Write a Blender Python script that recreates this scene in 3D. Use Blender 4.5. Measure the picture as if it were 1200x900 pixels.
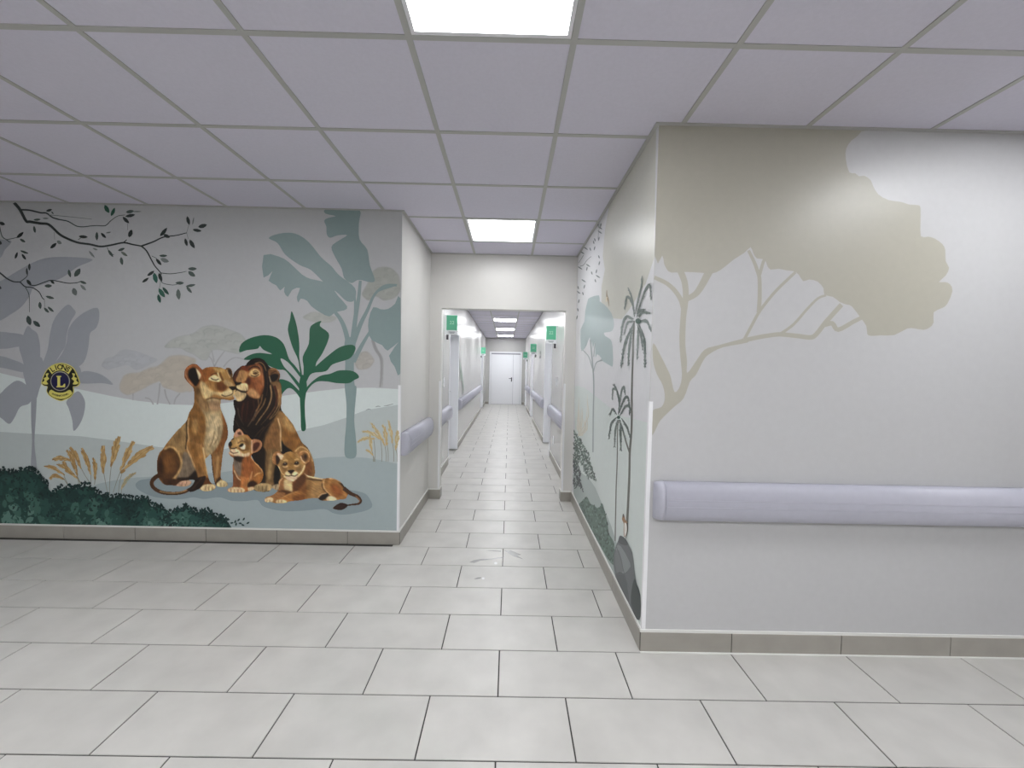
import bpy, bmesh, math, random
import numpy as np
from mathutils import Matrix, Vector

for o in list(bpy.data.objects): bpy.data.objects.remove(o, do_unlink=True)
SC = bpy.context.scene
COL = SC.collection
random.seed(7)

# ------------------------------------------------------------------ camera
F_PX, PITCH, YAW, ROLL, CAM_H = 482.81, .0372, -.0066, .0212, 1.4555
def _rot(p, y, r):
    cy, sy = math.cos(y), math.sin(y); cp, sp = math.cos(p), math.sin(p); cr, sr = math.cos(r), math.sin(r)
    Rz = np.array([[cy, sy, 0], [-sy, cy, 0], [0, 0, 1]])
    Rx = np.array([[1, 0, 0], [0, cp, -sp], [0, sp, cp]])
    Ry = np.array([[cr, 0, sr], [0, 1, 0], [-sr, 0, cr]])
    return Ry @ Rx @ Rz
RW = _rot(PITCH, YAW, ROLL)
cam_data = bpy.data.cameras.new('camera')
cam_data.sensor_width = 36.0
cam_data.lens = F_PX / 1200 * 36
cam_data.clip_start = .05
cam = bpy.data.objects.new('camera', cam_data); COL.objects.link(cam)
M = Matrix.Identity(4)
for i in range(3):
    M[i][0] = RW[0][i]; M[i][1] = RW[2][i]; M[i][2] = -RW[1][i]
M[2][3] = CAM_H
cam.matrix_world = M
SC.camera = cam

# ------------------------------------------------------------------ light + exposure
# radiance of the lit ceiling panels: (grid column, grid row) in the hall, row in the corridor
HALL_L = {(0, -1): 13.5, (0, 3): 9.0, (4, -1): 13.5, (-4, -1): 18.0, (0, -5): 26.0, (4, -5): 30.0, (-4, -5): 24.0}
COR_L = {6: 14.0, 10: 17.0, 14: 19.0, 18: 18.0, 22: 18.0}
world = bpy.data.worlds.new('world'); SC.world = world
world.use_nodes = True
world.node_tree.nodes['Background'].inputs[0].default_value = (.8, .85, .9, 1)
world.node_tree.nodes['Background'].inputs[1].default_value = .02
vs = SC.view_settings
vs.view_transform = 'Standard'; vs.look = 'None'; vs.gamma = 1; vs.use_curve_mapping = False
vs.exposure = 0.55

# ------------------------------------------------------------------ dimensions (metres)
H = 2.683                           # ceiling height
XL, XR = -.877, .718                # sides of the passage
YL, YR = 3.322, 2.094               # faces of the left and right wall
YO = 4.512                          # face of the wall with the opening
CXL, CXR = -.887, .722              # corridor sides
YE = 16.75                          # end of the corridor
SKEW = .008
X0, X1, YB = -6.6, 6.4, -2.6        # far sides of the hall
CP, CX0, CY0 = .618, -.4027, 1.5894 # ceiling grid
FW, FD, FX0, FY0 = .6, .3014, .2783, 1.4753
def sk(x, y): return x - SKEW * max(0.0, y - YO)

def ray(px, py):
    return RW.T @ np.array([(px - 600) / F_PX, 1, -(py - 450) / F_PX])
def on_y(px, py, Y):
    d = ray(px, py); t = Y / d[1]; return (d[0] * t, Y, CAM_H + d[2] * t)
def on_x(px, py, X):
    d = ray(px, py); t = X / d[0]; return (X, d[1] * t, CAM_H + d[2] * t)
def to_px(x, y, z):
    c = RW @ np.array([x, y, z - CAM_H]); 
    return 600 + F_PX * c[0] / c[1], 450 - F_PX * c[2] / c[1], c[1]

# ------------------------------------------------------------------ materials
def lin(c):
    return tuple(((v / 255) / 12.92 if v / 255 <= .04045 else ((v / 255 + .055) / 1.055) ** 2.4) for v in c)
MATS = {}
def mat(name, rgb, rough=.5, noise=0, nscale=8, bump=0, bscale=200, spec=.5, rand=0, metal=0, coat=0):
    if name in MATS: return MATS[name]
    m = bpy.data.materials.new(name); m.use_nodes = True
    nt = m.node_tree; b = nt.nodes['Principled BSDF']
    col = lin(rgb)
    b.inputs['Base Color'].default_value = (*col, 1)
    b.inputs['Roughness'].default_value = rough
    b.inputs['Specular IOR Level'].default_value = spec
    b.inputs['Metallic'].default_value = metal
    geo = nt.nodes.new('ShaderNodeNewGeometry')
    last = None
    if noise or rand:
        n = nt.nodes.new('ShaderNodeTexNoise'); n.inputs['Scale'].default_value = nscale; n.inputs['Detail'].default_value = 6
        nt.links.new(geo.outputs['Position'], n.inputs['Vector'])
        mp = nt.nodes.new('ShaderNodeMapRange')
        mp.inputs['From Min'].default_value = .3; mp.inputs['From Max'].default_value = .7
        mp.inputs['To Min'].default_value = 1 - noise; mp.inputs['To Max'].default_value = 1 + noise
        nt.links.new(n.outputs['Fac'], mp.inputs['Value'])
        last = mp.outputs['Result']
        if rand:
            oi = nt.nodes.new('ShaderNodeObjectInfo')
            mr = nt.nodes.new('ShaderNodeMapRange')
            mr.inputs['To Min'].default_value = 1 - rand; mr.inputs['To Max'].default_value = 1 + rand
            nt.links.new(oi.outputs['Random'], mr.inputs['Value'])
            mm = nt.nodes.new('ShaderNodeMath'); mm.operation = 'MULTIPLY'
            nt.links.new(last, mm.inputs[0]); nt.links.new(mr.outputs['Result'], mm.inputs[1]); last = mm.outputs[0]
        vm = nt.nodes.new('ShaderNodeVectorMath'); vm.operation = 'SCALE'
        vm.inputs[0].default_value = col
        nt.links.new(last, vm.inputs['Scale']); nt.links.new(vm.outputs['Vector'], b.inputs['Base Color'])
    if bump:
        n2 = nt.nodes.new('ShaderNodeTexNoise'); n2.inputs['Scale'].default_value = bscale; n2.inputs['Detail'].default_value = 3
        nt.links.new(geo.outputs['Position'], n2.inputs['Vector'])
        bp = nt.nodes.new('ShaderNodeBump'); bp.inputs['Strength'].default_value = bump; bp.inputs['Distance'].default_value = .002
        nt.links.new(n2.outputs['Fac'], bp.inputs['Height']); nt.links.new(bp.outputs['Normal'], b.inputs['Normal'])
    MATS[name] = m
    return m
def paint_mat():
    if 'mural_paint' in MATS: return MATS['mural_paint']
    m = bpy.data.materials.new('mural_paint'); m.use_nodes = True
    nt = m.node_tree; b = nt.nodes['Principled BSDF']
    a = nt.nodes.new('ShaderNodeVertexColor'); a.layer_name = 'paint'
    n = nt.nodes.new('ShaderNodeTexNoise'); n.inputs['Scale'].default_value = 30; n.inputs['Detail'].default_value = 5
    geo = nt.nodes.new('ShaderNodeNewGeometry'); nt.links.new(geo.outputs['Position'], n.inputs['Vector'])
    mp = nt.nodes.new('ShaderNodeMapRange'); mp.inputs['From Min'].default_value = .3; mp.inputs['From Max'].default_value = .7
    mp.inputs['To Min'].default_value = .985; mp.inputs['To Max'].default_value = 1.015
    nt.links.new(n.outputs['Fac'], mp.inputs['Value'])
    vm = nt.nodes.new('ShaderNodeVectorMath'); vm.operation = 'SCALE'
    nt.links.new(a.outputs['Color'], vm.inputs[0]); nt.links.new(mp.outputs['Result'], vm.inputs['Scale'])
    nt.links.new(vm.outputs['Vector'], b.inputs['Base Color'])
    b.inputs['Roughness'].default_value = .38
    MATS['mural_paint'] = m
    return m
def glow_mat(strength):
    if ('glow', strength) in MATS: return MATS[('glow', strength)]
    m = bpy.data.materials.new('lit_diffuser'); MATS[('glow', strength)] = m; m.use_nodes = True
    nt = m.node_tree; nt.nodes.clear()
    out = nt.nodes.new('ShaderNodeOutputMaterial'); em = nt.nodes.new('ShaderNodeEmission')
    n = nt.nodes.new('ShaderNodeTexNoise'); n.inputs['Scale'].default_value = 9
    geo = nt.nodes.new('ShaderNodeNewGeometry'); nt.links.new(geo.outputs['Position'], n.inputs['Vector'])
    cr = nt.nodes.new('ShaderNodeValToRGB')
    cr.color_ramp.elements[0].position = .3; cr.color_ramp.elements[0].color = (.95, .975, 1, 1)
    cr.color_ramp.elements[1].position = .7; cr.color_ramp.elements[1].color = (.985, .99, 1, 1)
    nt.links.new(n.outputs['Fac'], cr.inputs['Fac']); nt.links.new(cr.outputs['Color'], em.inputs['Color'])
    em.inputs['Strength'].default_value = strength
    nt.links.new(em.outputs[0], out.inputs[0])
    return m

WALL = mat('wall_paint', (213, 211, 207), .36, .012, 5, .05, 260)
CWALL = mat('corridor_paint', (198, 197, 195), .27, .012, 5, .05, 260)
CEIL = mat('ceiling_board', (214, 211, 225), .9, .02, 60, .35, 420, .2, .012)
TEE = mat('grid_metal', (178, 178, 176), .5)
TILE = mat('floor_tile_ceramic', (198, 196, 191), .36, .07, 5, .04, 90, .5, .025)
GROUT = mat('grout', (66, 65, 63), .9, .1, 40)
SKIRT = mat('skirting_ceramic', (158, 154, 146), .4, .06, 9, .02, 90, .5, .03)
CAULK = mat('white_caulk', (226, 226, 222), .6)
RAIL = mat('lilac_vinyl', (181, 181, 193), .42, .02, 30, .06, 500)
GUARD = mat('white_plastic', (236, 236, 238), .35)
DOORW = mat('door_white', (238, 239, 243), .35)
GREEN = mat('sign_green', (100, 188, 150), .4)
SIGNW = mat('sign_white', (235, 238, 240), .4)
DARKM = mat('dark_metal', (60, 60, 64), .4, metal=.6)
FRAME = mat('lamp_frame', (228, 228, 232), .4)

# ------------------------------------------------------------------ builders
def put(name, me, material=None, parent=None):
    o = bpy.data.objects.new(name, me)
    if material is not None and not me.materials: me.materials.append(material)
    COL.objects.link(o)
    if parent is not None: o.parent = parent
    return o
def new_mesh(name, verts, faces, smooth=False):
    me = bpy.data.meshes.new(name); me.from_pydata([tuple(v) for v in verts], [], faces); me.update()
    if smooth:
        for p in me.polygons: p.use_smooth = True
    return me
def tag(o, label=None, cat=None, group=None, kind=None):
    if label: o['label'] = label
    if cat: o['category'] = cat
    if group: o['group'] = group
    if kind: o['kind'] = kind
    return o
def empty(name, loc=(0, 0, 0)):
    o = bpy.data.objects.new(name, None); COL.objects.link(o); o.location = loc; o.empty_display_size = .1
    return o
class MB:
    def __init__(s): s.v = []; s.f = []
    def box(s, x0, x1, y0, y1, z0, z1, skew=False, ch=0):
        n = len(s.v)
        if ch:
            c = ch
            ring = lambda z, i: [(x0 + i, y0 + i, z), (x1 - i, y0 + i, z), (x1 - i, y1 - i, z), (x0 + i, y1 - i, z)]
            vv = ring(z0, c) + ring(z0 + c, 0) + ring(z1 - c, 0) + ring(z1, c)
            ff = [(3, 2, 1, 0), (12, 13, 14, 15)]
            for k in range(3):
                for j in range(4):
                    a, b2 = k * 4 + j, k * 4 + (j + 1) % 4
                    ff.append((a, b2, b2 + 4, a + 4))
        else:
            vv = [(x0, y0, z0), (x1, y0, z0), (x1, y1, z0), (x0, y1, z0), (x0, y0, z1), (x1, y0, z1), (x1, y1, z1), (x0, y1, z1)]
            ff = [(3, 2, 1, 0), (4, 5, 6, 7), (0, 1, 5, 4), (1, 2, 6, 5), (2, 3, 7, 6), (3, 0, 4, 7)]
        if skew: vv = [(sk(x, y), y, z) for x, y, z in vv]
        s.v += vv; s.f += [tuple(n + i for i in f) for f in ff]
        return s
    def sweep(s, rings, cap=True):
        n = len(s.v); k = len(rings[0])
        for r in rings: s.v += [tuple(p) for p in r]
        for a in range(len(rings) - 1):
            for j in range(k):
                j2 = (j + 1) % k
                s.f.append((n + a * k + j, n + a * k + j2, n + (a + 1) * k + j2, n + (a + 1) * k + j))
        if cap:
            s.f.append(tuple(n + j for j in range(k))[::-1]); e = n + (len(rings) - 1) * k
            s.f.append(tuple(e + j for j in range(k)))
        return s
    def build(s, name, material, parent=None, smooth=False, loc=None):
        v = s.v
        if loc is not None: v = [(x - loc[0], y - loc[1], z - loc[2]) for x, y, z in v]
        me = new_mesh(name, v, s.f, smooth)
        bm = bmesh.new(); bm.from_mesh(me); bmesh.ops.recalc_face_normals(bm, faces=bm.faces); bm.to_mesh(me); bm.free()
        o = put(name, me, material, parent)
        if loc is not None: o.location = loc
        return o
def box(name, x0, x1, y0, y1, z0, z1, m, parent=None, skew=False, ch=0):
    """a box whose origin sits at its base centre (world placed; parent is assumed unrotated)"""
    c = ((x0 + x1) / 2, (y0 + y1) / 2, z0)
    b = MB().box(x0, x1, y0, y1, z0, z1, skew, ch)
    o = b.build(name, m, None, loc=c)
    if parent is not None:
        o.parent = parent; o.location = (c[0] - parent.location[0], c[1] - parent.location[1], c[2] - parent.location[2])
    return o
def struct(o): o['kind'] = 'structure'; return o
def text_mesh(body, size, bold=0):
    cu = bpy.data.curves.new('lettering', 'FONT'); cu.body = body; cu.size = size; cu.offset = bold * size; cu.align_x = 'CENTER'; cu.align_y = 'CENTER'
    t = bpy.data.objects.new('lettering', cu); COL.objects.link(t)
    dg = bpy.context.evaluated_depsgraph_get(); dg.update()
    me = bpy.data.meshes.new_from_object(t.evaluated_get(dg))
    bpy.data.objects.remove(t); bpy.data.curves.remove(cu)
    return me

# ------------------------------------------------------------------ walls
T = .25
struct(box('wall_left', X0, XL, YL, YO + .12, 0, H, WALL))
struct(box('wall_right', XR, X1, YR, YO + .12, 0, H, WALL))
struct(box('wall_back', X0 - T, X1 + T, YB - T, YB, 0, H, WALL))
struct(box('wall_west', X0 - T, X0, YB, YL, 0, H, WALL))
struct(box('wall_east', X1, X1 + T, YB, YR, 0, H, WALL))
OPL, OPR, OPH = -.752, .602, 2.098
b = MB()
b.box(XL, OPL, YO, YO + .12, 0, H); b.box(OPR, XR, YO, YO + .12, 0, H); b.box(OPL, OPR, YO, YO + .12, OPH, H)
struct(b.build('wall_portal', WALL))
DL = [(6.15, 7.26), (13.85, 14.95)]
DR = [(6.84, 8.11), (11.5, 12.6), (15.1, 16.2)]
DH = 2.06
def corridor_wall(name, side, doors):
    x = CXL if side < 0 else CXR
    xa, xb = (x - T, x) if side < 0 else (x, x + T)
    b = MB(); y = YO + .12
    for d0, d1 in doors:
        b.box(xa, xb, y, d0, 0, H, True); b.box(xa, xb, d0, d1, DH, H, True); y = d1
    b.box(xa, xb, y, YE, 0, H, True)
    return struct(b.build(name, CWALL))
corridor_wall('wall_corridor_left', -1, DL)
corridor_wall('wall_corridor_right', 1, DR)
struct(box('wall_corridor_end', sk(CXL, YE) - T, sk(CXR, YE) + T, YE, YE + T, 0, H, CWALL))

# ------------------------------------------------------------------ floor and tiles
fl = struct(box('floor', X0 - T, X1 + T, YB - T, YE + T, -.1, -.0035, GROUT))
J = .0058
def tile_mesh(name, w, d, t, ch):
    return MB().box(-w / 2, w / 2, -d / 2, d / 2, -t, 0, ch=0) if not ch else None
tw, td = FW - J, FD - J
c = .0012
tm = new_mesh('floor_tile', [(-tw/2, -td/2, -.008), (tw/2, -td/2, -.008), (tw/2, td/2, -.008), (-tw/2, td/2, -.008),
                             (-tw/2, -td/2, -c), (tw/2, -td/2, -c), (tw/2, td/2, -c), (-tw/2, td/2, -c),
                             (-tw/2+c, -td/2+c, 0), (tw/2-c, -td/2+c, 0), (tw/2-c, td/2-c, 0), (-tw/2+c, td/2-c, 0)],
              [(0, 1, 5, 4), (1, 2, 6, 5), (2, 3, 7, 6), (3, 0, 4, 7), (4, 5, 9, 8), (5, 6, 10, 9), (6, 7, 11, 10), (7, 4, 8, 11), (8, 9, 10, 11)])
tm.materials.append(TILE)
def walkable(x, y):
    if y < YR: return True
    if y < YL: return x < XR + .25
    if y < YO + .1: return XL - .25 < x < XR + .25
    return CXL - .35 < x + SKEW * (y - YO) < CXR + .35
cand, rest = [], []
r0 = int((YB - FY0) / FD) - 1; r1 = int((YE + .2 - FY0) / FD)
for r in range(r0, r1 + 1):
    y = FY0 + FD * (r + .5)
    off = 0 if r % 2 == 0 else .5
    for k in range(-13, 12):
        x = FX0 + FW * (k + off + .5)
        if x < X0 - .3 or x > X1 + .3 or not walkable(x, y): continue
        vis = False
        if y > .6:
            for dx in (-.28, 0, .28):
                for dy in (-.14, .14):
                    u, v, dep = to_px(x + dx, y + dy, 0)
                    if dep > .1 and 0 <= u <= 1200 and 0 <= v <= 900: vis = True
        (cand if vis else rest).append((y * y + x * x, x, y))
cand.sort()
for _, x, y in cand[:300]:
    o = put('floor_tile', tm, None, fl)
    o.location = (x - fl.location[0], y - fl.location[1], -fl.location[2])
vv, ff = [], []
for _, x, y in cand[300:] + rest:
    n = len(vv); vv += [(x + v.co.x - fl.location[0], y + v.co.y - fl.location[1], v.co.z - fl.location[2]) for v in tm.vertices]
    ff += [tuple(n + i for i in p.vertices) for p in tm.polygons]
o = put('floor_tile_field', new_mesh('floor_tile_field', vv, ff), TILE, fl); tag(o, kind='stuff')

# ------------------------------------------------------------------ ceiling, tees, boards, lamps
ce = struct(box('ceiling', X0 - T, X1 + T, YB - T, YE + T, H + .06, H + .2, CEIL))
def cpart(name, x0, x1, y0, y1, z0, z1, m, skew=False): return box(name, x0, x1, y0, y1, z0, z1, m, ce, skew)
LAMPS_HALL = list(HALL_L)
LAMPS_COR = list(COR_L)            # grid rows counted along the corridor
def board(i, j, corridor=False):
    a = CX0 + CP * i + .006; b2 = CX0 + CP * (i + 1) - .006
    c2 = CY0 + CP * j + .006; d = CY0 + CP * (j + 1) - .006
    return a, b2, c2, d
GZ = H + .004
used = 0
for j in range(-7, 25):
    for i in range(-11, 11):
        a, b2, c2, d = board(i, j)
        yc = (c2 + d) / 2
        if c2 < YO < d + .2 and yc > YO - .05 : pass
        # clip the board to the free ceiling
        if yc < YO + .06:
            d = min(d, YO - .004)
            xl = X0 if c2 < YL else XL
            xr = X1 if c2 < YR else XR
            if c2 < YL < d and a < XL: d = YL if b2 <= XL + .05 else d
            if c2 < YR < d and b2 > XR: d = YR if a >= XR - .05 else d
            cor = False
        else:
            c2 = max(c2, YO + .124); xl, xr = CXL, CXR; cor = True; d = min(d, YE - .004)
        c2 = max(c2, YB)
        a = max(a, xl + .004); b2 = min(b2, xr - .004)
        if b2 - a < .03 or d - c2 < .03: continue
        if (not cor and (i, j) in LAMPS_HALL) or (cor and i == 0 and j in LAMPS_COR): continue
        cpart('ceiling_board', a, b2, c2, d, GZ, GZ + .018, CEIL, cor)
TW = .012
for i in range(-10, 11):            # main runners of the hall
    x = CX0 + CP * i
    ye = YO if XL < x < XR else (YL if x < 0 else YR)
    if X0 < x < X1: cpart('ceiling_runner', x - TW, x + TW, YB, ye, H, GZ + .01, TEE)
for j in range(-6, 5):
    y = CY0 + CP * j
    if y < YB: continue
    xa = X0 if y < YL else XL; xb = X1 if y < YR else XR
    cpart('ceiling_cross_tee', xa, xb, y - TW, y + TW, H + .0006, GZ + .01, TEE)
for i in range(0, 2):
    x = CX0 + CP * i
    cpart('ceiling_runner', x - TW, x + TW, YO + .12, YE, H, GZ + .01, TEE, True)
for j in range(5, 25):
    y = CY0 + CP * j
    if y < YE: cpart('ceiling_cross_tee', CXL, CXR, y - TW, y + TW, H + .0006, GZ + .01, TEE, True)
# wall angles round the edge
for x0, x1, y0, y1 in [(X0, XL, YL - .02, YL), (XR - .02, X1, YR - .02, YR), (XR - .02, XR, YR, YO), (XL, XL + .02, YL - .02, YO), (XL + .02, XR - .02, YO - .02, YO)]:
    cpart('ceiling_wall_angle', x0, x1, y0, y1, H - .002, H + .012, TEE)
def lamp(i, j, label, skew=False):
    xa, xb, ya, yb = CX0 + CP * i + .013, CX0 + CP * (i + 1) - .013, CY0 + CP * j + .013, CY0 + CP * (j + 1) - .013
    if skew:
        s = SKEW * ((ya + yb) / 2 - YO); xa -= s; xb -= s
    cx, cy = (xa + xb) / 2, (ya + yb) / 2
    e = empty('ceiling_lamp', (cx, cy, H))
    w = (xb - xa) / 2; d = (yb - ya) / 2; fr = .016
    b = MB()
    for (p, q, r, s2) in [(-w, w, -d, -d + fr), (-w, w, d - fr, d), (-w, -w + fr, -d + fr, d - fr), (w - fr, w, -d + fr, d - fr)]:
        b.box(p, q, r, s2, .001, .022)
    b.build('frame', FRAME, e)
    MB().box(-w + fr, w - fr, -d + fr, d - fr, .006, .010).build('diffuser', glow_mat(COR_L[j] if skew else HALL_L[(i, j)]), e)
    MB().box(-w + .005, w - .005, -d + .005, d - .005, .0225, .05).build('housing', FRAME, e)
    tag(e, label, 'ceiling light', 'square lit ceiling panels')
lamp(0, -1, 'large lit square panel at the top edge of the photo, nearest in view')
lamp(0, 3, 'lit square ceiling panel just before the wall with the corridor opening')
lamp(4, -1, 'lit square ceiling panel above the wide acacia wall, out of frame right')
lamp(0, -5, 'added lit square ceiling panel, unseen behind the viewpoint on the middle line')  # unseen panel added for frontal light on the walls
lamp(4, -5, 'added lit square ceiling panel, unseen behind the viewpoint on the right')  # also added out of view, evens the light on the walls
lamp(-4, -1, 'added lit square ceiling panel over the left hall, unseen, out of frame left')  # unseen panel added to brighten the left wall and floor
lamp(-4, -5, 'added lit square ceiling panel, unseen behind the viewpoint on the left')  # added behind the camera, unseen, for frontal light on the left
for k, lb in zip(LAMPS_COR, ('lit ceiling panel just past the opening, hidden above its lintel', 'lit ceiling panel further past the opening, hidden above its lintel', 'first lit ceiling panel seen inside the far corridor', 'second lit ceiling panel seen inside the far corridor', 'last lit ceiling panel before the white end door')):
    lamp(0, k, lb, True)

# ------------------------------------------------------------------ skirting
def skirting(name, axis, fixed, a0, a1, out, joint0, pitch=.573, skew=False, ends=(0, 0)):
    """axis 'x' runs along x at y=fixed, 'y' runs along y at x=fixed; out = direction away from the wall"""
    t, h, g = .011, .103, .0045
    lo, hi = (min(fixed, fixed + out * (t - .003)), max(fixed, fixed + out * (t - .003)))
    if axis == 'x': s = box(name, a0, a1, lo, hi, h, h + .0125, CAULK)
    else: s = box(name, lo, hi, a0, a1, h, h + .0125, CAULK, skew=skew)
    struct(s)
    if axis == 'x': box('skirting_grout', a0 + .002, a1 - .002, lo, hi, .0006, h - .0005, GROUT, s)
    else: box('skirting_grout', lo, hi, a0 + .002, a1 - .002, .0006, h - .0005, GROUT, s, skew=skew)
    lo, hi = (min(fixed, fixed + out * t), max(fixed, fixed + out * t))
    k0 = math.floor((a0 - joint0) / pitch)
    cuts = [a0] + [c for c in (joint0 + pitch * k for k in range(k0, k0 + 60)) if a0 + .02 < c < a1 - .02] + [a1]
    for p, q in zip(cuts[:-1], cuts[1:]):
        p2, q2 = p + g / 2, q - g / 2
        if axis == 'x': o = box('skirting_tile', p2, q2, lo, hi, .0005, h, SKIRT, s, ch=.0008)
        else: o = box('skirting_tile', lo, hi, p2, q2, .0005, h, SKIRT, s, skew=skew, ch=.0008)
    return s
skirting('baseboard_left', 'x', YL, X0, XL + .011, -1, -3.583)
br = skirting('baseboard_right', 'x', YR, XR - .011, X1, -1, 1.184)
box('floor_caulk', XR - .011, X1, YR - .021, YR - .0112, .0003, .004, CAULK, br)
skirting('baseboard_passage_left', 'y', XL, YL, YO, 1, YL)
skirting('baseboard_passage_right', 'y', XR, YR, YO, -1, YR)
skirting('baseboard_portal_left', 'x', YO, XL + .011, OPL + .011, -1, -5)
skirting('baseboard_portal_right', 'x', YO, OPR - .011, XR - .011, -1, -5)
skirting('baseboard_jamb_left', 'y', OPL, YO, YO + .12, 1, 0)
skirting('baseboard_jamb_right', 'y', OPR, YO, YO + .12, -1, 0)
for nm, x, o_, doors in (('left', CXL, 1, DL), ('right', CXR, -1, DR)):
    y = YO + .12; n = 1
    for d0, d1 in doors + [(YE, YE)]:
        skirting('baseboard_corridor_%s_%d' % (nm, n), 'y', x, y, d0, o_, y, skew=True); y = d1; n += 1
skirting('baseboard_end_left', 'x', YE, sk(CXL, YE) + .012, -.835, -1, 0)
skirting('baseboard_end_right', 'x', YE, .515, sk(CXR, YE) - .012, -1, 0)

# ------------------------------------------------------------------ corner guards
def guard(x, y, sx, sy, label, h0=.114, h1=1.303):
    """L shaped strip round a vertical wall corner; the wall lies to (sx, sy) of the corner"""
    w, t = .017, .003
    pts = [(-t * sx, -t * sy), (w * sx, -t * sy), (w * sx, 0), (0, 0), (0, w * sy), (-t * sx, w * sy)]
    b = MB().sweep([[(p[0], p[1], 0) for p in pts], [(p[0], p[1], h1 - h0) for p in pts]])
    o = b.build('corner_guard', GUARD); o.location = (x, y, h0)
    tag(o, label, 'corner guard', 'white strips on the wall corners')
guard(XR, YR, 1, 1, 'tall white corner strip between the acacia wall and the palm mural')
guard(XL, YL, -1, 1, 'white corner strip at the right edge of the lion mural')
guard(OPL, YO, -1, 1, 'white corner strip on the left side of the corridor opening')
guard(OPR, YO, 1, 1, 'white corner strip on the right side of the corridor opening')

# ------------------------------------------------------------------ handrails
PROF = [(0, -.096), (.028, -.100), (.050, -.091), (.066, -.064), (.075, -.022), (.075, .022), (.068, .062), (.053, .089), (.030, .099), (0, .096)]
def soft(o):
    for p in o.data.polygons: p.use_smooth = len(p.vertices) == 4
    return o
def rail(axis, fixed, a0, a1, out, label, zc=.802, caps=(1, 1), skew=False):
    f = fixed if not skew else None
    def P(a, d, z):
        if axis == 'x': return (a, fixed + out * d, z)
        return (sk(fixed, a) + out * d if skew else fixed + out * d, a, z)
    base = P(a0, 0, zc - .1)
    e = empty('wall_handrail', base)
    loc = lambda p: (p[0] - base[0], p[1] - base[1], p[2] - base[2])
    L = .042
    b0 = a0 + (L if caps[0] else 0); b1 = a1 - (L if caps[1] else 0)
    def ring(a, s, sz=1.0): return [loc(P(a, d * s, zc + z * sz)) for d, z in PROF]
    b = MB().sweep([ring(b0, 1), ring(b1, 1)]); soft(b.build('rail', RAIL, e))
    # two shallow grooves along the face
    for zz in (-.017, .018):
        q = [(.0735, -.0022), (.0758, -.0022), (.0758, .0022), (.0735, .0022)]
        MB().sweep([[loc(P(a, d, zc + zz + z)) for d, z in q] for a in (b0, b1)]).build('bead', RAIL, e)
    for k, (a, sgn) in enumerate(((b0, -1), (b1, 1))):
        if not caps[k]: continue
        rs = [ring(a + sgn * .001, 1.012, 1.012), ring(a + sgn * L * .45, .95, .99), ring(a + sgn * L * .75, .78, .97), ring(a + sgn * L * .95, .45, .94), ring(a + sgn * L, .08, .92)]
        soft(MB().sweep(rs).build('end_cap', RAIL, e))
    tag(e, label, 'handrail', 'lilac wall handrails')
rail('x', YR, .752, X1 - .05, -1, 'long lilac handrail on the acacia wall at right', zc=.800)
rail('y', XL, YL + .025, YO - .07, 1, 'short lilac handrail just left of the corridor opening', zc=.818)
rail('y', CXL, YO + .2, DL[0][0] - .05, 1, 'handrail on the left corridor wall before the first door', zc=.80, skew=True)
rail('y', CXL, DL[0][1] + .07, DL[1][0] - .1, 1, 'long handrail on the left corridor wall past the first door', zc=.80, skew=True)
rail('y', CXR, YO + .2, DR[0][0] - .05, -1, 'handrail on the right corridor wall before the first door', zc=.785, skew=True)
rail('y', CXR, DR[0][1] + .07, DR[1][0] - .1, -1, 'handrail on the right corridor wall between first and second door', zc=.775, skew=True)
rail('y', CXR, DR[1][1] + .07, DR[2][0] - .1, -1, 'handrail on the right corridor wall past the second door', zc=.775, skew=True)

# ------------------------------------------------------------------ doors
def side_door(n, side, d0, d1):
    x = CXL if side < 0 else CXR
    y = (d0 + d1) / 2; s = -1 if side < 0 else 1
    def bx(nm, u0, u1, y0, y1, z0, z1, m, par):   # u measured into the wall
        xa, xb = sorted((x + s * u0, x + s * u1)); sh = SKEW * (y - YO)
        return box(nm, xa - sh, xb - sh, y0, y1, z0, z1, m, par)
    f = bx('door_%d' % n, .165, .205, d0 + .06, d1 - .06, .012, DH - .06, DOORW, None); struct(f)
    bx('door_frame_jamb', -.012, .235, d0 + .001, d0 + .055, .001, DH - .001, DOORW, f)
    bx('door_frame_jamb', -.012, .15, d1 - .05, d1 - .001, .018, DH - .001, DOORW, f)
    bx('door_frame_stop', .155, .235, d1 - .055, d1 - .001, .001, DH - .001, DOORW, f)
    bx('door_frame_head', -.012, .235, d0 + .055, d1 - .055, DH - .055, DH - .001, DOORW, f)
    bx('door_handle', .12, .14, d1 - .2, d1 - .09, 1.03, 1.05, DARKM, f)
    bx('door_handle_stem', .14, .165, d1 - .115, d1 - .095, 1.03, 1.05, DARKM, f)
n = 2
for d in DL: side_door(n, -1, *d); n += 1
for d in DR: side_door(n, 1, *d); n += 1
# end door: wide leaf, narrow leaf, frame
dl, dr, dt = -.818, .500, 2.135
e = struct(box('door_1', dl, dr, YE - .012, YE - .001, .0, dt, mat('door_seam_shade', (150, 150, 160), .6)))  # grey slab behind the leaves shows as their seam lines
for a, b2, c2, d in ((dl, dl + .07, 0, dt), (dr - .07, dr, 0, dt), (dl + .07, dr - .07, dt - .06, dt)):
    box('door_frame', a, b2, YE - .05, YE - .013, c2, d, DOORW, e)
box('door_seam_shade', dl + .07, dr - .07, YE - .03, YE - .013, dt - .105, dt - .062, mat('door_seam_shade', (150, 150, 160), .6), e)  # grey strip stands in for the shadow under the frame head
lx = .14
box('door_leaf', dl + .075, lx, YE - .035, YE - .013, .008, dt - .11, DOORW, e, ch=.002)
box('door_leaf', lx + .008, dr - .075, YE - .035, YE - .013, .008, dt - .11, DOORW, e, ch=.002)
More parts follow.
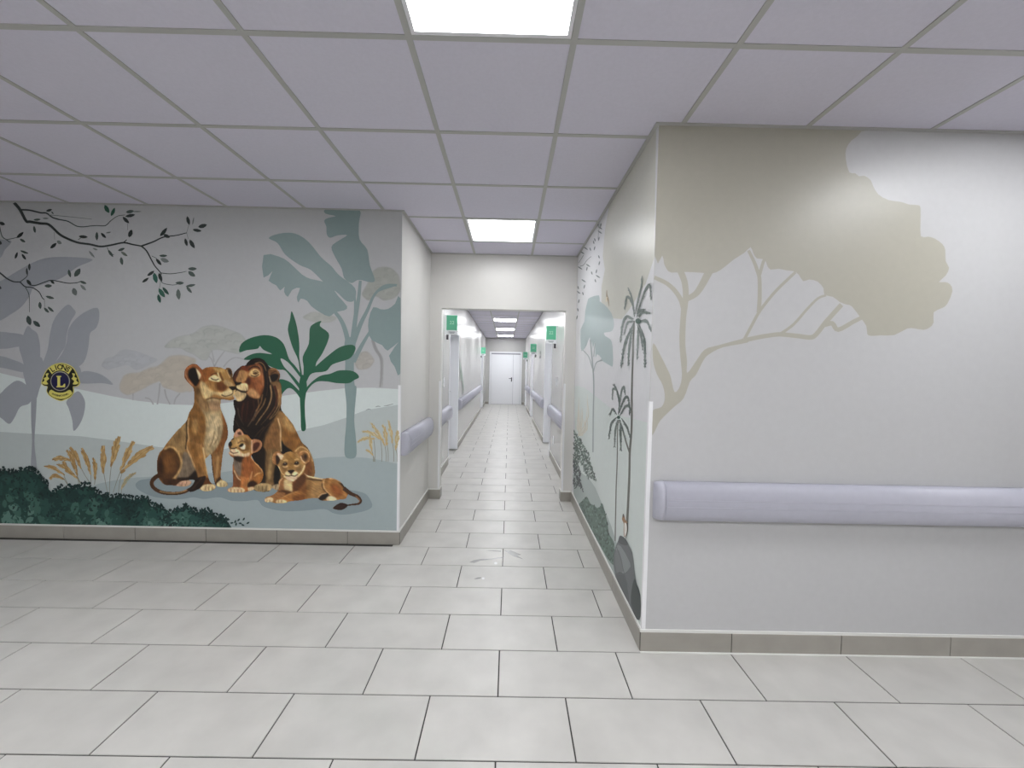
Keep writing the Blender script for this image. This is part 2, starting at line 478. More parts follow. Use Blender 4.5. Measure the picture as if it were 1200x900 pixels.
hd = box('door_handle_plate', lx - .075, lx - .035, YE - .042, YE - .036, .93, 1.1, DARKM, e)
box('door_handle', lx - .16, lx - .04, YE - .075, YE - .06, 1.045, 1.065, DARKM, e)
box('door_handle_stem', lx - .065, lx - .045, YE - .06, YE - .042, 1.045, 1.065, DARKM, e)

# ------------------------------------------------------------------ flag signs
def sign(side, y, label, zt, w=.148, h=.205):
    x = sk(CXL if side < 0 else CXR, y); s = 1 if side < 0 else -1
    e = empty('door_sign', (x, y, zt - h - .06))
    xa, xb = sorted((s * .012, s * (.012 + w)))
    MB().box(xa, xb, -.006, .006, .06, .06 + h).build('panel', GREEN, e)
    MB().box(xa + .002, xb - .002, -.005, .005, 0, .058).build('label_strip', SIGNW, e)
    q = sorted((0, s * .012)); MB().box(q[0], q[1], -.010, .010, -.006, h + .066).build('wall_bracket', SIGNW, e)
    k = sorted((s * .012, s * .04)); MB().box(k[0], k[1], -.012, .012, -.07, -.002).build('spring_clip', DARKM, e)
    tm_ = text_mesh('22', .066)
    R = Matrix.Rotation(math.pi / 2, 4, 'X'); tm_.transform(R)
    tm_.transform(Matrix.Translation((s * (.012 + w / 2), -.0068, .06 + h * .5)))
    put('number', tm_, mat('sign_pale_green', (196, 232, 214), .4), e)
    for zz, ww in ((.036, .09), (.022, .07)):
        MB().box(s * (.012 + w / 2) - ww / 2, s * (.012 + w / 2) + ww / 2, -.0056, -.0048, zz - .004, zz + .004).build('text_line', mat('sign_text', (110, 120, 128), .6), e)
    tag(e, label, 'sign', 'green flag signs over the corridor doors')
sign(-1, 5.74, 'green flag sign at the first door on the left corridor wall', 2.175)
sign(1, 6.3, 'green flag sign at the first door on the right corridor wall', 2.115)
sign(1, 10.4, 'small green flag sign at the second door on the right corridor wall', 2.09)
sign(-1, 13.5, 'green flag sign at the far door on the left corridor wall', 2.13)
sign(1, 14.8, 'farthest green flag sign, just right of the white end door', 2.06)

def plate(x, y, z, s, w, h, label, name='wall_socket', cat='socket'):
    e = empty(name, (x, y, z - h / 2))
    a, b2 = sorted((0, s * .008)); MB().box(a, b2, -w / 2, w / 2, 0, h, ch=.002).build('cover_plate', GUARD, e)
    a, b2 = sorted((s * .008, s * .011)); MB().box(a, b2, -w / 4, w / 4, h * .25, h * .75).build('insert', SIGNW, e)
    tag(e, label, cat)
plate(sk(CXR, 6.35), 6.35, .36, -1, .085, .125, 'white wall socket low on the right corridor wall')
plate(sk(CXR, 6.1), 6.1, 1.28, -1, .085, .125, 'white light switch above the right corridor handrail', 'light_switch', 'switch')
plate(sk(CXL, 5.6), 5.6, 1.25, 1, .085, .125, 'white light switch on the left corridor wall near the opening', 'light_switch', 'switch')
e = empty('small_wall_plate', (sk(CXR, 9.3), 9.3, 1.79)); MB().box(-.01, 0, -.06, .06, 0, .07).build('plate', mat('plate_grey', (120, 118, 118), .5), e)
MB().box(-.01, 0, -.05, .05, -.09, -.03).build('plate', MATS['plate_grey'], e)
tag(e, 'small grey plate high on the right corridor wall between two signs', 'plate')

# ------------------------------------------------------------------ wet smear on the floor
def on_floor(px, py, z=.0004):
    d = ray(px, py); t = (z - CAM_H) / d[2]; return (d[0] * t, d[1] * t, z)
c0 = on_floor(582, 655)
sm = empty('floor_smear', (c0[0], c0[1], 0)); tag(sm, 'grey wet smear on the floor tiles before the corridor', 'smear')
SMD = mat('smear_grey', (164, 164, 161), .25, .06, 30); SMW = mat('smear_white', (238, 238, 238), .2)
def spot(name, pts, m):
    P = [on_floor(*p) for p in pts]
    put(name, new_mesh(name, [(p[0] - c0[0], p[1] - c0[1], p[2]) for p in P], [tuple(range(len(P)))]), m, sm)
spot('streak', [(568.7, 645.1), (578, 644.8), (587, 645.4), (587, 646.6), (578, 646)], SMD)
spot('streak', [(590.7, 645), (599, 645), (605, 647.5), (611, 650), (606, 651), (613.5, 655.4), (602, 652), (596, 648.6)], SMD)
spot('streak', [(550, 659), (555, 656.4), (562, 655.2), (574.7, 654.6), (591, 652.2), (588, 654), (575, 656), (563, 657), (556, 659.6)], SMD)
spot('streak', [(555, 678.4), (560, 676.6), (564.4, 676.4), (563, 678), (558, 678.8)], SMD)
for x, y, r_ in ((581, 660, 2), (566.2, 677.8, 1.7)):
    spot('droplet', [(x + r_ * math.cos(k * .785), y + r_ * .75 * math.sin(k * .785)) for k in range(8)], SMW)

# ================================================================== painted murals
# All painting is flat colour on the wall: thin paint films laid on the wall plane.
GAIN = {'left': 1.75, 'front': 1.08, 'side': 1.4, 'cor': 1.0}
def catmull(pts, n=6, closed=True):
    pts = [np.array(p[:2], float) for p in pts]
    if not closed: P = [2 * pts[0] - pts[1]] + pts + [2 * pts[-1] - pts[-2]]; rng = range(1, len(P) - 2)
    else: P = pts; rng = range(len(pts))
    out = []; L = len(P)
    for i in rng:
        p0, p1, p2, p3 = (P[(i - 1) % L], P[i % L], P[(i + 1) % L], P[(i + 2) % L])
        # centripetal-like tension: short segments keep their corners
        for k in range(n):
            t = k / n; t2 = t * t; t3 = t2 * t
            out.append(.5 * ((2 * p1) + (-p0 + p2) * t + (2 * p0 - 5 * p1 + 4 * p2 - p3) * t2 + (-p0 + 3 * p1 - 3 * p2 + p3) * t3))
    if not closed: out.append(pts[-1])
    return out
def pcol(rgb, g): return tuple(min(.9, v * g) for v in lin(rgb))
class Film:
    """flat painted shapes on one wall plane; pixel outlines are cast onto that plane"""
    def __init__(s, plane, pos, out, gain, base=.001):
        s.plane, s.pos, s.out, s.gain, s.base = plane, pos, out, gain, base
        s.v, s.f, s.c = [], [], []; s.bb = np.zeros((0, 5))
    def cast(s, px, py, lift):
        if s.plane == 'y': x, y, z = on_y(px, py, s.pos); return (x, s.pos + s.out * (s.base + lift), z)
        x, y, z = on_x(px, py, s.pos); return (s.pos + s.out * (s.base + lift), y, z)
    def over(s, pts):
        """paint order: a stroke lies just above whatever it covers"""
        q = np.array([(p[0], p[1]) for p in pts], float); a, b_ = q.min(0), q.max(0)
        B = s.bb; L = 0.0
        if len(B):
            m = (B[:, 0] < b_[0]) & (B[:, 2] > a[0]) & (B[:, 1] < b_[1]) & (B[:, 3] > a[1])
            if m.any(): L = B[m, 4].max() + .000012
        s.bb = np.vstack([B, [a[0], a[1], b_[0], b_[1], L]])
        return L
    def clampz(s, p):
        x, y, z = p
        if s.plane == 'y': x = min(x, XL - .0004) if s.pos == YL else max(x, XR + .0004)
        elif s.pos == XR: y = min(max(y, YR + .0004), YO - .0004)
        return (x, y, min(max(z, .1135), H - .0005))
    def raw(s, pts3, faces, rgb):
        n = len(s.v); s.v += [s.clampz(p) for p in pts3]; s.f += [tuple(n + i for i in f) for f in faces]
        s.c += [pcol(rgb, s.gain)] * len(faces)
    def poly(s, pts, rgb, smooth=5, lift=None):
        q = catmull(pts, smooth) if smooth > 1 else pts
        lift = s.over(q)
        s.raw([s.cast(p[0], p[1], lift) for p in q], [tuple(range(len(q)))], rgb)
    def stroke(s, pts, w0, w1, rgb, mid=None, lift=None, n=4):
        q = catmull(pts, n, False) if len(pts) > 2 else [np.array(p, float) for p in pts]
        m = len(q); vs = []; ww = max(w0, w1, mid or 0) / 2
        lift = s.over([(p[0] - ww, p[1] - ww) for p in q] + [(p[0] + ww, p[1] + ww) for p in q])
        for i, p in enumerate(q):
            d = q[min(i + 1, m - 1)] - q[max(i - 1, 0)]; L = np.hypot(*d) or 1
            nrm = np.array([-d[1], d[0]]) / L; t = i / (m - 1)
            w = w0 + (w1 - w0) * t if mid is None else ((w0 + (mid - w0) * t * 2) if t < .5 else (mid + (w1 - mid) * (t * 2 - 1)))
            vs += [s.cast(*(p + nrm * w / 2), lift), s.cast(*(p - nrm * w / 2), lift)]
        s.raw(vs, [(2 * i, 2 * i + 1, 2 * i + 3, 2 * i + 2) for i in range(m - 1)], rgb)
    def leaf(s, x, y, ang, L, w, rgb, lift=None):
        a = math.radians(ang); c_, s_ = math.cos(a), math.sin(a)
        L *= 1.08; w *= 1.12
        sh = [(-.5, 0), (-.28, .38), (.05, .5), (.32, .3), (.5, 0), (.3, -.28), (0, -.42), (-.3, -.3)]
        P = [(x + c_ * u * L - s_ * v * w, y + s_ * u * L + c_ * v * w) for u, v in sh]
        lift = s.over(P)
        s.raw([s.cast(p[0], p[1], lift) for p in P], [tuple(range(8))], rgb)
    def build(s, name, parent, label=None):
        me = bpy.data.meshes.new(name)
        px, py, pz = parent.location
        me.from_pydata([(x - px, y - py, z - pz) for x, y, z in s.v], [], s.f); me.update()
        at = me.color_attributes.new('paint', 'FLOAT_COLOR', 'CORNER')
        arr = np.empty((len(me.loops), 4), np.float32); arr[:, 3] = 1
        i = 0
        for p, c_ in zip(me.polygons, s.c):
            arr[p.loop_start:p.loop_start + p.loop_total, :3] = c_
        at.data.foreach_set('color', arr.ravel())
        o = put(name, me, paint_mat(), parent)
        if label: o['label'] = label
        return o

class Canvas:
    """small software painter; the result becomes a vertex-coloured paint film"""
    def __init__(s, x0, y0, x1, y1, res=4):
        s.x0, s.y0, s.r = x0, y0, res
        s.w, s.h = int((x1 - x0) * res), int((y1 - y0) * res)
        s.img = np.zeros((s.h, s.w, 3)); s.a = np.zeros((s.h, s.w))
        s.clip = None
    def mask(s, pts, smooth=5):
        q = np.array(catmull(pts, smooth) if smooth > 1 else pts, float)
        q = (q - [s.x0, s.y0]) * s.r
        m = np.zeros((s.h, s.w), bool)
        xs = np.arange(s.w) + .5
        ya, yb = max(0, int(q[:, 1].min())), min(s.h, int(q[:, 1].max()) + 2)
        A = q; B = np.roll(q, -1, 0)
        for row in range(ya, yb):
            y = row + .5
            hit = (A[:, 1] <= y) != (B[:, 1] <= y)
            if not hit.any(): continue
            xi = A[hit, 0] + (y - A[hit, 1]) * (B[hit, 0] - A[hit, 0]) / (B[hit, 1] - A[hit, 1])
            m[row] = (xi[:, None] > xs[None]).sum(0) % 2 == 1
        return m.astype(float)
    def blur(s, m, px):
        sg = px * s.r
        if sg < .3: return m
        k = int(sg * 2.5) + 1; t = np.arange(-k, k + 1); g = np.exp(-t * t / (2 * sg * sg)); g /= g.sum()
        p = np.pad(m, k, mode='edge')
        p = np.apply_along_axis(lambda r_: np.convolve(r_, g, 'valid'), 1, p)
        return np.apply_along_axis(lambda r_: np.convolve(r_, g, 'valid'), 0, p)
    def lay(s, m, rgb, op=1):
        if s.clip is not None: m = m * s.clip
        m = (m * op)[..., None]
        s.img = s.img * (1 - m) + np.array(rgb, float) * m
    def base(s, pts, rgb, holes=(), smooth=4, join=()):
        m = s.mask(pts, smooth)
        for j in join: m = np.maximum(m, j)
        for h_ in holes: m = m * (1 - s.mask(h_, smooth))
        s.a = m; s.clip = m; s.img[:] = rgb
    def fill(s, pts, rgb, blur=.8, op=1, smooth=4):
        s.lay(s.blur(s.mask(pts, smooth), blur), rgb, op)
    def stroke_mask(s, pts, w0, w1, n=5):
        q = catmull(pts, n, False) if len(pts) > 2 else [np.array(p, float) for p in pts]
        m = len(q); l_, r_ = [], []
        for i, p in enumerate(q):
            d = q[min(i + 1, m - 1)] - q[max(i - 1, 0)]; L = np.hypot(*d) or 1
            nn = np.array([-d[1], d[0]]) / L; w = w0 + (w1 - w0) * i / (m - 1)
            l_.append(p + nn * w / 2); r_.append(p - nn * w / 2)
        return s.mask(l_ + r_[::-1], 1)
    def line(s, pts, w0, rgb, w1=None, blur=.25, op=1):
        s.lay(s.blur(s.stroke_mask(pts, w0, w0 if w1 is None else w1), blur), rgb, op)
    def fur(s, n, rgb, op, ang, spread, L, w, region, seed):
        rg = random.Random(seed); m = s.mask(region)
        ys, xs = np.nonzero(m > .5)
        if not len(xs): return
        acc = np.zeros_like(s.a)
        for _ in range(n):
            k = rg.randrange(len(xs)); x = s.x0 + xs[k] / s.r; y = s.y0 + ys[k] / s.r
            a = math.radians(ang + rg.uniform(-spread, spread))
            acc = np.maximum(acc, s.stroke_mask([(x, y), (x + math.cos(a) * L, y + math.sin(a) * L)], w, w * .4))
        s.lay(s.blur(acc, .2), rgb, op)
    def build(s, name, parent, film, lift, step=2, label=None, gamma=1.0, hair=0, ang=78):
        if hair:                                   # brushed hair: streaked noise along one direction
            rs = np.random.RandomState(11); n1 = rs.randn(s.h, s.w)
            ca, sa = math.cos(math.radians(ang)), math.sin(math.radians(ang))
            acc = np.zeros_like(n1); kk = 9
            for t in range(-kk, kk + 1):
                acc += np.roll(np.roll(n1, int(round(t * sa)), 0), int(round(t * ca)), 1)
            acc = s.blur(acc, .12); acc /= acc.std()
            big = s.blur(rs.randn(s.h, s.w), 1.6); big /= big.std()
            s.img = s.img * np.clip(1 + hair * acc + hair * .7 * big, .5, 1.6)[..., None]
        if gamma != 1:
            s.img = 255 * np.clip(s.img / 255, 0, 1) ** gamma
            lu = (s.img @ np.array([.3, .59, .11]))[..., None]
            s.img = lu * np.array([1.02, 1.0, .95]) + (s.img - lu) * .76
        """one quad for every step*step canvas cells inside the painted silhouette"""
        hh, ww = s.h // step, s.w // step
        im = s.img[:hh * step, :ww * step].reshape(hh, step, ww, step, 3)
        al = s.a[:hh * step, :ww * step].reshape(hh, step, ww, step)
        wgt = al + 1e-4
        col = (im * wgt[..., None]).sum((1, 3)) / wgt.sum((1, 3))[..., None]
        on = al.mean((1, 3)) > .5
        L = col / 255.0
        L = np.where(L <= .04045, L / 12.92, ((L + .055) / 1.055) ** 2.4) * film.gain
        L = np.minimum(L, .9)
        # corner colours = mean of the touching cells
        vid = -np.ones((hh + 1, ww + 1), int)
        need = np.zeros((hh + 1, ww + 1), bool)
        for dy in (0, 1):
            for dx in (0, 1): need[dy:dy + hh, dx:dx + ww] |= on
        acc = np.zeros((hh + 1, ww + 1, 3)); cnt = np.zeros((hh + 1, ww + 1))
        for dy in (0, 1):
            for dx in (0, 1):
                acc[dy:dy + hh, dx:dx + ww] += L * on[..., None]; cnt[dy:dy + hh, dx:dx + ww] += on
        ys, xs = np.nonzero(need); vid[ys, xs] = np.arange(len(ys))
        vcol = acc[ys, xs] / np.maximum(cnt[ys, xs], 1)[:, None]
        PX = s.x0 + xs * step / s.r; PY = s.y0 + ys * step / s.r
        D = RW.T @ np.stack([(PX - 600) / F_PX, np.ones_like(PX), -(PY - 450) / F_PX])
        if film.plane == 'y':
            t = film.pos / D[1]; co = np.stack([D[0] * t, np.full_like(t, film.pos + film.out * (film.base + lift)), CAM_H + D[2] * t], 1)
        else:
            t = film.pos / D[0]; co = np.stack([np.full_like(t, film.pos + film.out * (film.base + lift)), D[1] * t, CAM_H + D[2] * t], 1)
        co -= np.array(parent.location)
        fy, fx = np.nonzero(on)
        quads = np.stack([vid[fy, fx], vid[fy + 1, fx], vid[fy + 1, fx + 1], vid[fy, fx + 1]], 1)
        me = bpy.data.meshes.new(name)
        me.vertices.add(len(co)); me.vertices.foreach_set('co', co.astype(np.float32).ravel())
        nq = len(quads)
        me.loops.add(nq * 4); me.loops.foreach_set('vertex_index', quads.astype(np.int32).ravel())
        me.polygons.add(nq)
        me.polygons.foreach_set('loop_start', np.arange(0, nq * 4, 4, dtype=np.int32))
        me.update(calc_edges=True); me.validate()
        at = me.color_attributes.new('paint', 'FLOAT_COLOR', 'POINT')
        at.data.foreach_set('color', np.concatenate([vcol, np.ones((len(vcol), 1))], 1).astype(np.float32).ravel())
        o = put(name, me, paint_mat(), parent)
        if label: o['label'] = label
        return o

# ------------------------------------------------------------------ left wall: the lion mural
SKYL = (148, 149, 150); HILL1 = (167, 174, 172); HILL2 = (146, 153, 152); GROUND = (130, 140, 141); PATCH = (111, 122, 125)
LIL = (123, 126, 131); TEAL = (106, 121, 120); PLANT = (30, 74, 54)
mural = empty('wall_mural', (-2.6, YL, .1135))
tag(mural, 'savanna mural with a lion family on the left wall', 'mural')
def film(base): return Film('y', YL, -1, GAIN['left'], base)
def lpart(base, name, label=None):
    return film(base), name, label
f = film(.0006)
f.raw([(X0 + .001, YL - .0006, .1135), (XL - .0005, YL - .0006, .1135), (XL - .0005, YL - .0006, H), (X0 + .001, YL - .0006, H)], [(0, 1, 2, 3)], SKYL)
f.build('painted_sky', mural)
BL, BR = -700, 469.8
f = film(.0009); f.poly([(BL, 660), (BL, 420), (-150, 428), (0, 437), (33, 445), (92, 456), (130, 464), (160, 469.5), (200, 474), (240, 475), (290, 469), (330, 464), (375, 458), (404, 455), (435, 454.3), (BR, 456), (BR, 660)], HILL1, 1)
f.build('painted_hill', mural)
f = film(.0012); f.poly([(BL, 660), (BL, 500), (-100, 503), (0, 506), (50, 509), (93, 511), (133, 516), (187, 524), (260, 527), (320, 512), (359, 502.5), (380, 498), (404, 490), (417, 485), (429, 480.5), (BR, 474), (BR, 660)], HILL2, 1)
f.build('painted_hill', mural)
f = film(.0015); f.poly([(60, 660), (80, 590), (98, 575), (115, 567), (133, 563), (160, 559.5), (190, 558), (260, 553.5), (320, 544), (369, 537.5), (385, 535.6), (406, 535), (430, 536.5), (445, 539), (BR, 544), (BR, 660)], GROUND, 1)
f.build('painted_ground', mural)
f = film(.0018); f.poly([(159, 569), (161, 565), (167, 562), (185, 561), (230, 566), (300, 565), (380, 570), (410, 574), (424.5, 577), (431, 581), (436, 590), (435, 595), (426.6, 599), (405, 603), (391, 601.4), (380, 596.5), (355, 598.6), (329.5, 598.6), (309, 593.5), (302, 586), (287, 587.3), (271, 586.7), (257, 582.7), (239, 584.7), (227, 582.7), (215, 584.7), (200, 584.7), (180, 582), (164, 575)], PATCH, 4)
f.build('painted_shadow_patch', mural)

# faint watercolour acacias on the horizon
def faint_tree(name, crowns, trunks, lift, label):
    ap = [p for c_, _, _ in crowns for p in c_] + [p for t, _ in trunks for p in t]
    x0, x1 = min(p[0] for p in ap) - 4, max(p[0] for p in ap) + 4; y0, y1 = min(p[1] for p in ap) - 4, max(p[1] for p in ap) + 4
    x1 = min(x1, BR - .3)
    cv = Canvas(x0, y0, x1, y1, 4); cv.img[:] = SKYL
    rg = random.Random(len(ap) * 7 + len(trunks)); cover = np.zeros_like(cv.a)
    for pts, w in trunks:
        cv.line(pts, w, (112, 111, 110), w * .6, .3, .75); cover = np.maximum(cover, cv.stroke_mask(pts, w + 1.4, w + 1))
    for pts, rgb, edge in crowns:
        m = cv.blur(cv.mask(pts), .8); cover = np.maximum(cover, m)
        cv.clip = m
        cv.lay(m, rgb)
        cx = sum(p[0] for p in pts) / len(pts); cy = sum(p[1] for p in pts) / len(pts)
        for _ in range(int(len(pts) * 3)):          # billowing clumps: a pale top with a darker rim
            i = rg.randrange(len(pts)); t = rg.random() ** .5 * .95
            x = cx + (pts[i][0] - cx) * t; y = cy + (pts[i][1] - cy) * t
            r_ = rg.uniform(2.5, 7); e_ = rg.uniform(.45, .7)
            blob = [(x + r_ * math.cos(k * .9) * rg.uniform(.8, 1.2), y + r_ * e_ * math.sin(k * .9) * rg.uniform(.8, 1.2)) for k in range(7)]
            d = rg.uniform(-6, 7)
            cv.fill(blob, tuple(v + d for v in rgb), .9, .7)
            if rg.random() < .6: cv.line(blob[3:7], .8, edge, .5, .35, .7)
        q = pts + pts[:1]
        for k in range(0, len(pts), 2): cv.line(q[k:k + 3] if k + 3 <= len(q) else q[k:], .9, edge, .6, .4, .8)
        cv.clip = None
    cv.a = (cover > .12).astype(float)
    cv.build(name, mural, film(lift), 0, 2, label)
faint_tree('painted_acacia', [([(119.5, 428.6), (124, 420.7), (135, 417.5), (140, 412), (148, 409.6), (162, 412.7), (178, 419), (184, 422), (170, 430), (159, 433), (150, 427), (141.7, 428.6), (133, 431), (126, 433)], (140, 142, 145), (126, 128, 131))], [], .0009, 'faint grey acacia crown')
faint_tree('painted_acacia', [([(193, 407), (198.7, 400), (206, 396), (213, 393.7), (227, 390.6), (236.7, 383.5), (249, 381), (260, 383), (268, 386), (282.6, 392), (289, 401.7), (281, 414), (270, 412.7), (257, 409.6), (248, 411), (243, 421), (236.7, 422), (228, 416), (219, 412), (211, 408)], (141, 143, 139), (117, 120, 117))],
           [([(251, 430), (256, 421), (263.6, 411)], 1.2), ([(251, 429), (248, 421), (242, 415)], 1), ([(262, 430), (268, 423), (276, 419), (286, 421)], 1), ([(251, 424), (249, 414), (247, 408)], .9)], .00095, 'faint grey-green acacia above the lioness')
faint_tree('painted_acacia', [([(140, 452), (143, 444), (146.4, 439.7), (155, 437), (164, 436.5), (175, 431), (186, 428.6), (193, 422), (198.7, 417.5), (211, 416), (222, 418), (230, 422), (226, 433), (225.6, 457), (218, 459), (211, 460), (200, 456), (191, 453), (187.6, 446), (182, 448), (172, 453), (160.7, 458.7), (149.6, 463), (141.7, 458.7)], (146, 140, 130), (132, 127, 119))],
           [([(187.6, 449), (186.5, 461), (184.5, 474)], 1.3), ([(193, 456), (195, 465), (199.5, 474)], 1.4), ([(211, 461), (206, 467), (204, 474)], 1.2), ([(170, 466), (176, 468), (180, 474)], 1), ([(156, 460), (156, 469)], .9)], .0010, 'faint beige acacia beside the lioness')
faint_tree('painted_acacia', [([(424, 345), (432, 330), (437, 318), (446, 313), (458, 314.5), (467, 323), (BR - .5, 340), (462, 349), (450, 352), (440, 347), (432, 352)], (133, 135, 129), (121, 122, 117))],
           [], .0010, 'faint beige acacia crown at the right edge')
faint_tree('painted_acacia', [([(355, 372), (366, 366), (380, 368), (394, 372), (388, 377), (370, 378)], (139, 141, 136), (128, 130, 126))], [], .0010, 'small faint crown above the green plant')
faint_tree('painted_acacia', [([(416, 425), (421, 415), (428, 412), (434, 415), (438.5, 423), (432, 431), (420, 433)], (142, 139, 133), (124, 121, 116))], [], .0010, 'small faint crown beside the tall palm')
faint_tree('painted_acacia', [],
           [([(436.6, 398), (440, 409), (446.4, 420.6), (446.8, 440), (445.5, 454)], 3.4), ([(438, 400), (443, 411), (448.4, 421), (448.6, 440), (448, 454)], 1)], .0010, 'faint beige acacia behind the tall palm')
# pale lilac tree on the far left
f = film(.0021)
for pts in ([(-70, 380), (-60, 345), (-20, 338), (0, 330), (22, 317), (44, 305.5), (62, 301.5), (89, 301.5), (109, 304.5), (91, 313), (73, 325.5), (55, 332), (40, 337), (35, 347), (25, 360), (12, 369), (0, 376), (-30, 388)],
            [(-40, 300), (-10, 282), (4, 281), (14, 283), (6, 293), (0, 303), (-20, 312)],
            [(-40, 395), (-15, 389), (0, 388.7), (13, 390), (28, 393), (30, 404), (17, 407), (9, 408.5), (0, 409), (-20, 412)],
            [(33, 382), (38, 386), (44, 391), (47, 403), (47.5, 416), (46.5, 428), (45, 440), (43, 465), (36, 466), (31, 451), (28.7, 441), (28, 427), (26, 419), (22.7, 407), (26, 398), (29, 389)],
            [(-30, 414), (0, 417), (13, 420.7), (28, 427), (29, 436), (12, 433), (0, 430.7), (-30, 428)],
            [(-20, 478), (0, 462), (8, 454), (20, 446), (31, 451), (38, 462), (34.7, 472.7), (24, 477), (17, 490), (10.7, 496.7), (0, 488.7), (-12, 486)],
            [(50, 429), (56, 410), (58.7, 392.7), (62.7, 376.7), (70.7, 364.7), (80, 357), (86, 361.5), (89, 367), (83, 377), (78.9, 390), (76.9, 405), (72, 413.5), (64, 426), (58, 434)],
            [(62, 430), (72.5, 415), (78.4, 401), (80.3, 387), (88, 375), (101, 365), (114.7, 361), (116.5, 374), (112.7, 384.7), (106, 390.5), (104, 406), (101, 419), (96, 427), (86.7, 432), (72, 436)],
            [(90, 441), (98.7, 435), (113, 436.7), (124, 442), (132.7, 450.7), (120, 449), (98.7, 449.5), (90, 447)],
            [(78, 471), (84, 464), (92, 458.5), (98.7, 467), (100, 476.7), (96, 492.7), (87, 505), (85, 492.7), (81, 479)],
            [(28, 430), (47, 418), (53, 427), (64, 424), (92, 428), (94, 446), (76, 441), (56, 442), (48, 452), (42.7, 468), (36.5, 468), (31, 451)],
            [(36.5, 462), (42.9, 462), (42.7, 483), (41, 510), (41, 523), (43.5, 552), (36.5, 552), (38, 517), (37, 497), (36.7, 472.7)]):
    f.poly(pts, LIL, 4)
f.build('painted_broadleaf_tree', mural, 'pale lilac-grey broadleaf tree silhouette')
# teal palm at the right
f = film(.0022)
f.poly([(381.7, 245.3), (402, 245), (421.8, 245), (420.7, 262.5), (421.5, 280.5), (430.5, 292.5), (433.5, 310.5), (439.5, 328.5), (433.5, 330.7), (424.5, 328.5), (418.5, 328.5), (411.7, 331.8), (403.5, 326), (400.5, 315), (393, 301.5), (388.5, 289.5), (396, 282.7), (407, 275.7), (396, 275.9), (387, 278.7), (383, 274.5), (382.5, 265.5), (380, 258.7), (385.5, 255.2), (393.7, 253.3), (381.7, 250.5)], TEAL, 3)
f.poly([(315, 279), (327, 274), (342, 273), (354, 277.5), (364.5, 286.5), (376.5, 301.5), (388.5, 312), (397.5, 322.5), (416, 337.5), (415.5, 351.7), (406.5, 353), (396, 343.5), (388.5, 338), (378.7, 330), (364.5, 316.5), (351, 310.5), (334.5, 298.5), (325.5, 285)], TEAL, 4)
f.poly([(309, 299), (327, 300.7), (339, 307.5), (354, 321.7), (364.5, 327), (378.7, 330), (388.5, 336), (396, 346.5), (407, 359), (403.5, 363.7), (393, 366), (386, 371), (375, 366), (364.5, 358.5), (360, 352.5), (352.5, 350), (350, 354.7), (348, 348), (351.7, 337.5), (342.7, 339.7), (337.5, 348), (333, 342), (333.7, 336), (328.5, 340.5), (324, 334.5), (315, 329), (319.5, 318), (309, 325.5)], TEAL, 2)
f.poly([(437.5, 360), (446, 362.5), (455, 362), (463, 356), (BR - .3, 349.5), (BR - .3, 438), (462.4, 429.5), (456, 417), (467, 401), (454.4, 411), (448, 404.6), (435.7, 398.4), (432, 388.6), (432, 374.4)], TEAL, 2)
f.stroke([(393, 366), (399, 374), (404, 385), (408.5, 402)], 4, 6, TEAL)
f.stroke([(416, 345), (416.3, 365), (415.5, 400)], 2, 4, TEAL)
f.stroke([(422.4, 329), (420.3, 350), (417, 370), (413, 402)], 3.4, 6, TEAL)
f.stroke([(465, 334.3), (455, 334.2), (447, 337.3), (438, 347), (430.5, 364), (423, 379), (414, 402)], 3, 6, TEAL, mid=3)
f.poly([(441, 343), (448, 337), (456, 334.5), (466, 333), (460, 336.5), (450, 339.5)], TEAL, 3)
f.stroke([(434, 388), (424, 405), (414, 424)], 3, 6, TEAL)
f.poly([(404.5, 398), (416.5, 398), (415, 420), (415.4, 449), (418, 454.6), (416, 477.7), (415.4, 495), (417.5, 517), (417, 535.3), (405, 535.3), (404, 517), (405.7, 499), (406, 473), (404, 451.7), (404.7, 426)], TEAL, 4)
f.build('painted_banana_palm', mural, 'tall grey-teal banana palm silhouette')
# deep green plant
f = film(.0026)
f.poly([(280.7, 412.7), (283, 403), (294, 396), (310, 392.7), (323, 395), (331, 401), (335, 408.7), (339, 420.7), (346, 428.7), (353, 439), (353, 443), (344, 431.5), (337, 424), (329, 420), (332, 428), (336, 433), (345, 442), (354, 454), (353, 458), (341, 442), (334, 434), (326, 433), (314, 428), (303, 422), (286, 421.5), (294, 415.5), (305, 413.5), (319, 415), (309, 410), (304.7, 405.5), (302, 408.7), (289, 410.5)], PLANT, 3)
f.poly([(342, 364.7), (347, 378), (350, 394), (351, 407), (350.9, 419), (354, 438), (352.3, 440), (349.6, 422), (343, 407), (338, 390), (338, 382), (340, 375)], PLANT, 4)
f.poly([(376.7, 376), (375, 382), (385, 390), (384.7, 399), (378, 414), (371, 424.7), (369, 433), (361, 441), (356, 446), (356, 430), (355, 418), (362, 403), (363, 386), (367, 380)], PLANT, 3)
f.poly([(416.7, 407), (411, 404), (398, 407), (384.7, 416.7), (372.7, 427), (363, 436.7), (355, 448), (355, 458), (360, 446), (366, 437.5), (382, 435), (390, 427), (408.7, 420.7), (414.7, 414)], PLANT, 4)
f.poly([(421, 441.7), (414, 435), (398, 434), (387, 438), (375, 440.7), (363, 450), (354.5, 462), (355, 468), (362, 455), (371, 447.5), (383, 447), (395, 449), (408.7, 449), (415, 445.5)], PLANT, 4)
f.poly([(326, 446), (338, 446.7), (347, 454), (354.5, 463), (353, 468), (348, 461), (342, 455.5), (336.7, 455.5), (330.7, 462), (327, 470)], PLANT, 4)
f.poly([(350.5, 452), (353, 440), (357, 441), (360, 452), (357.5, 470), (357.7, 488), (358.6, 503), (353.4, 504), (352.5, 486), (351.5, 466)], PLANT, 3)
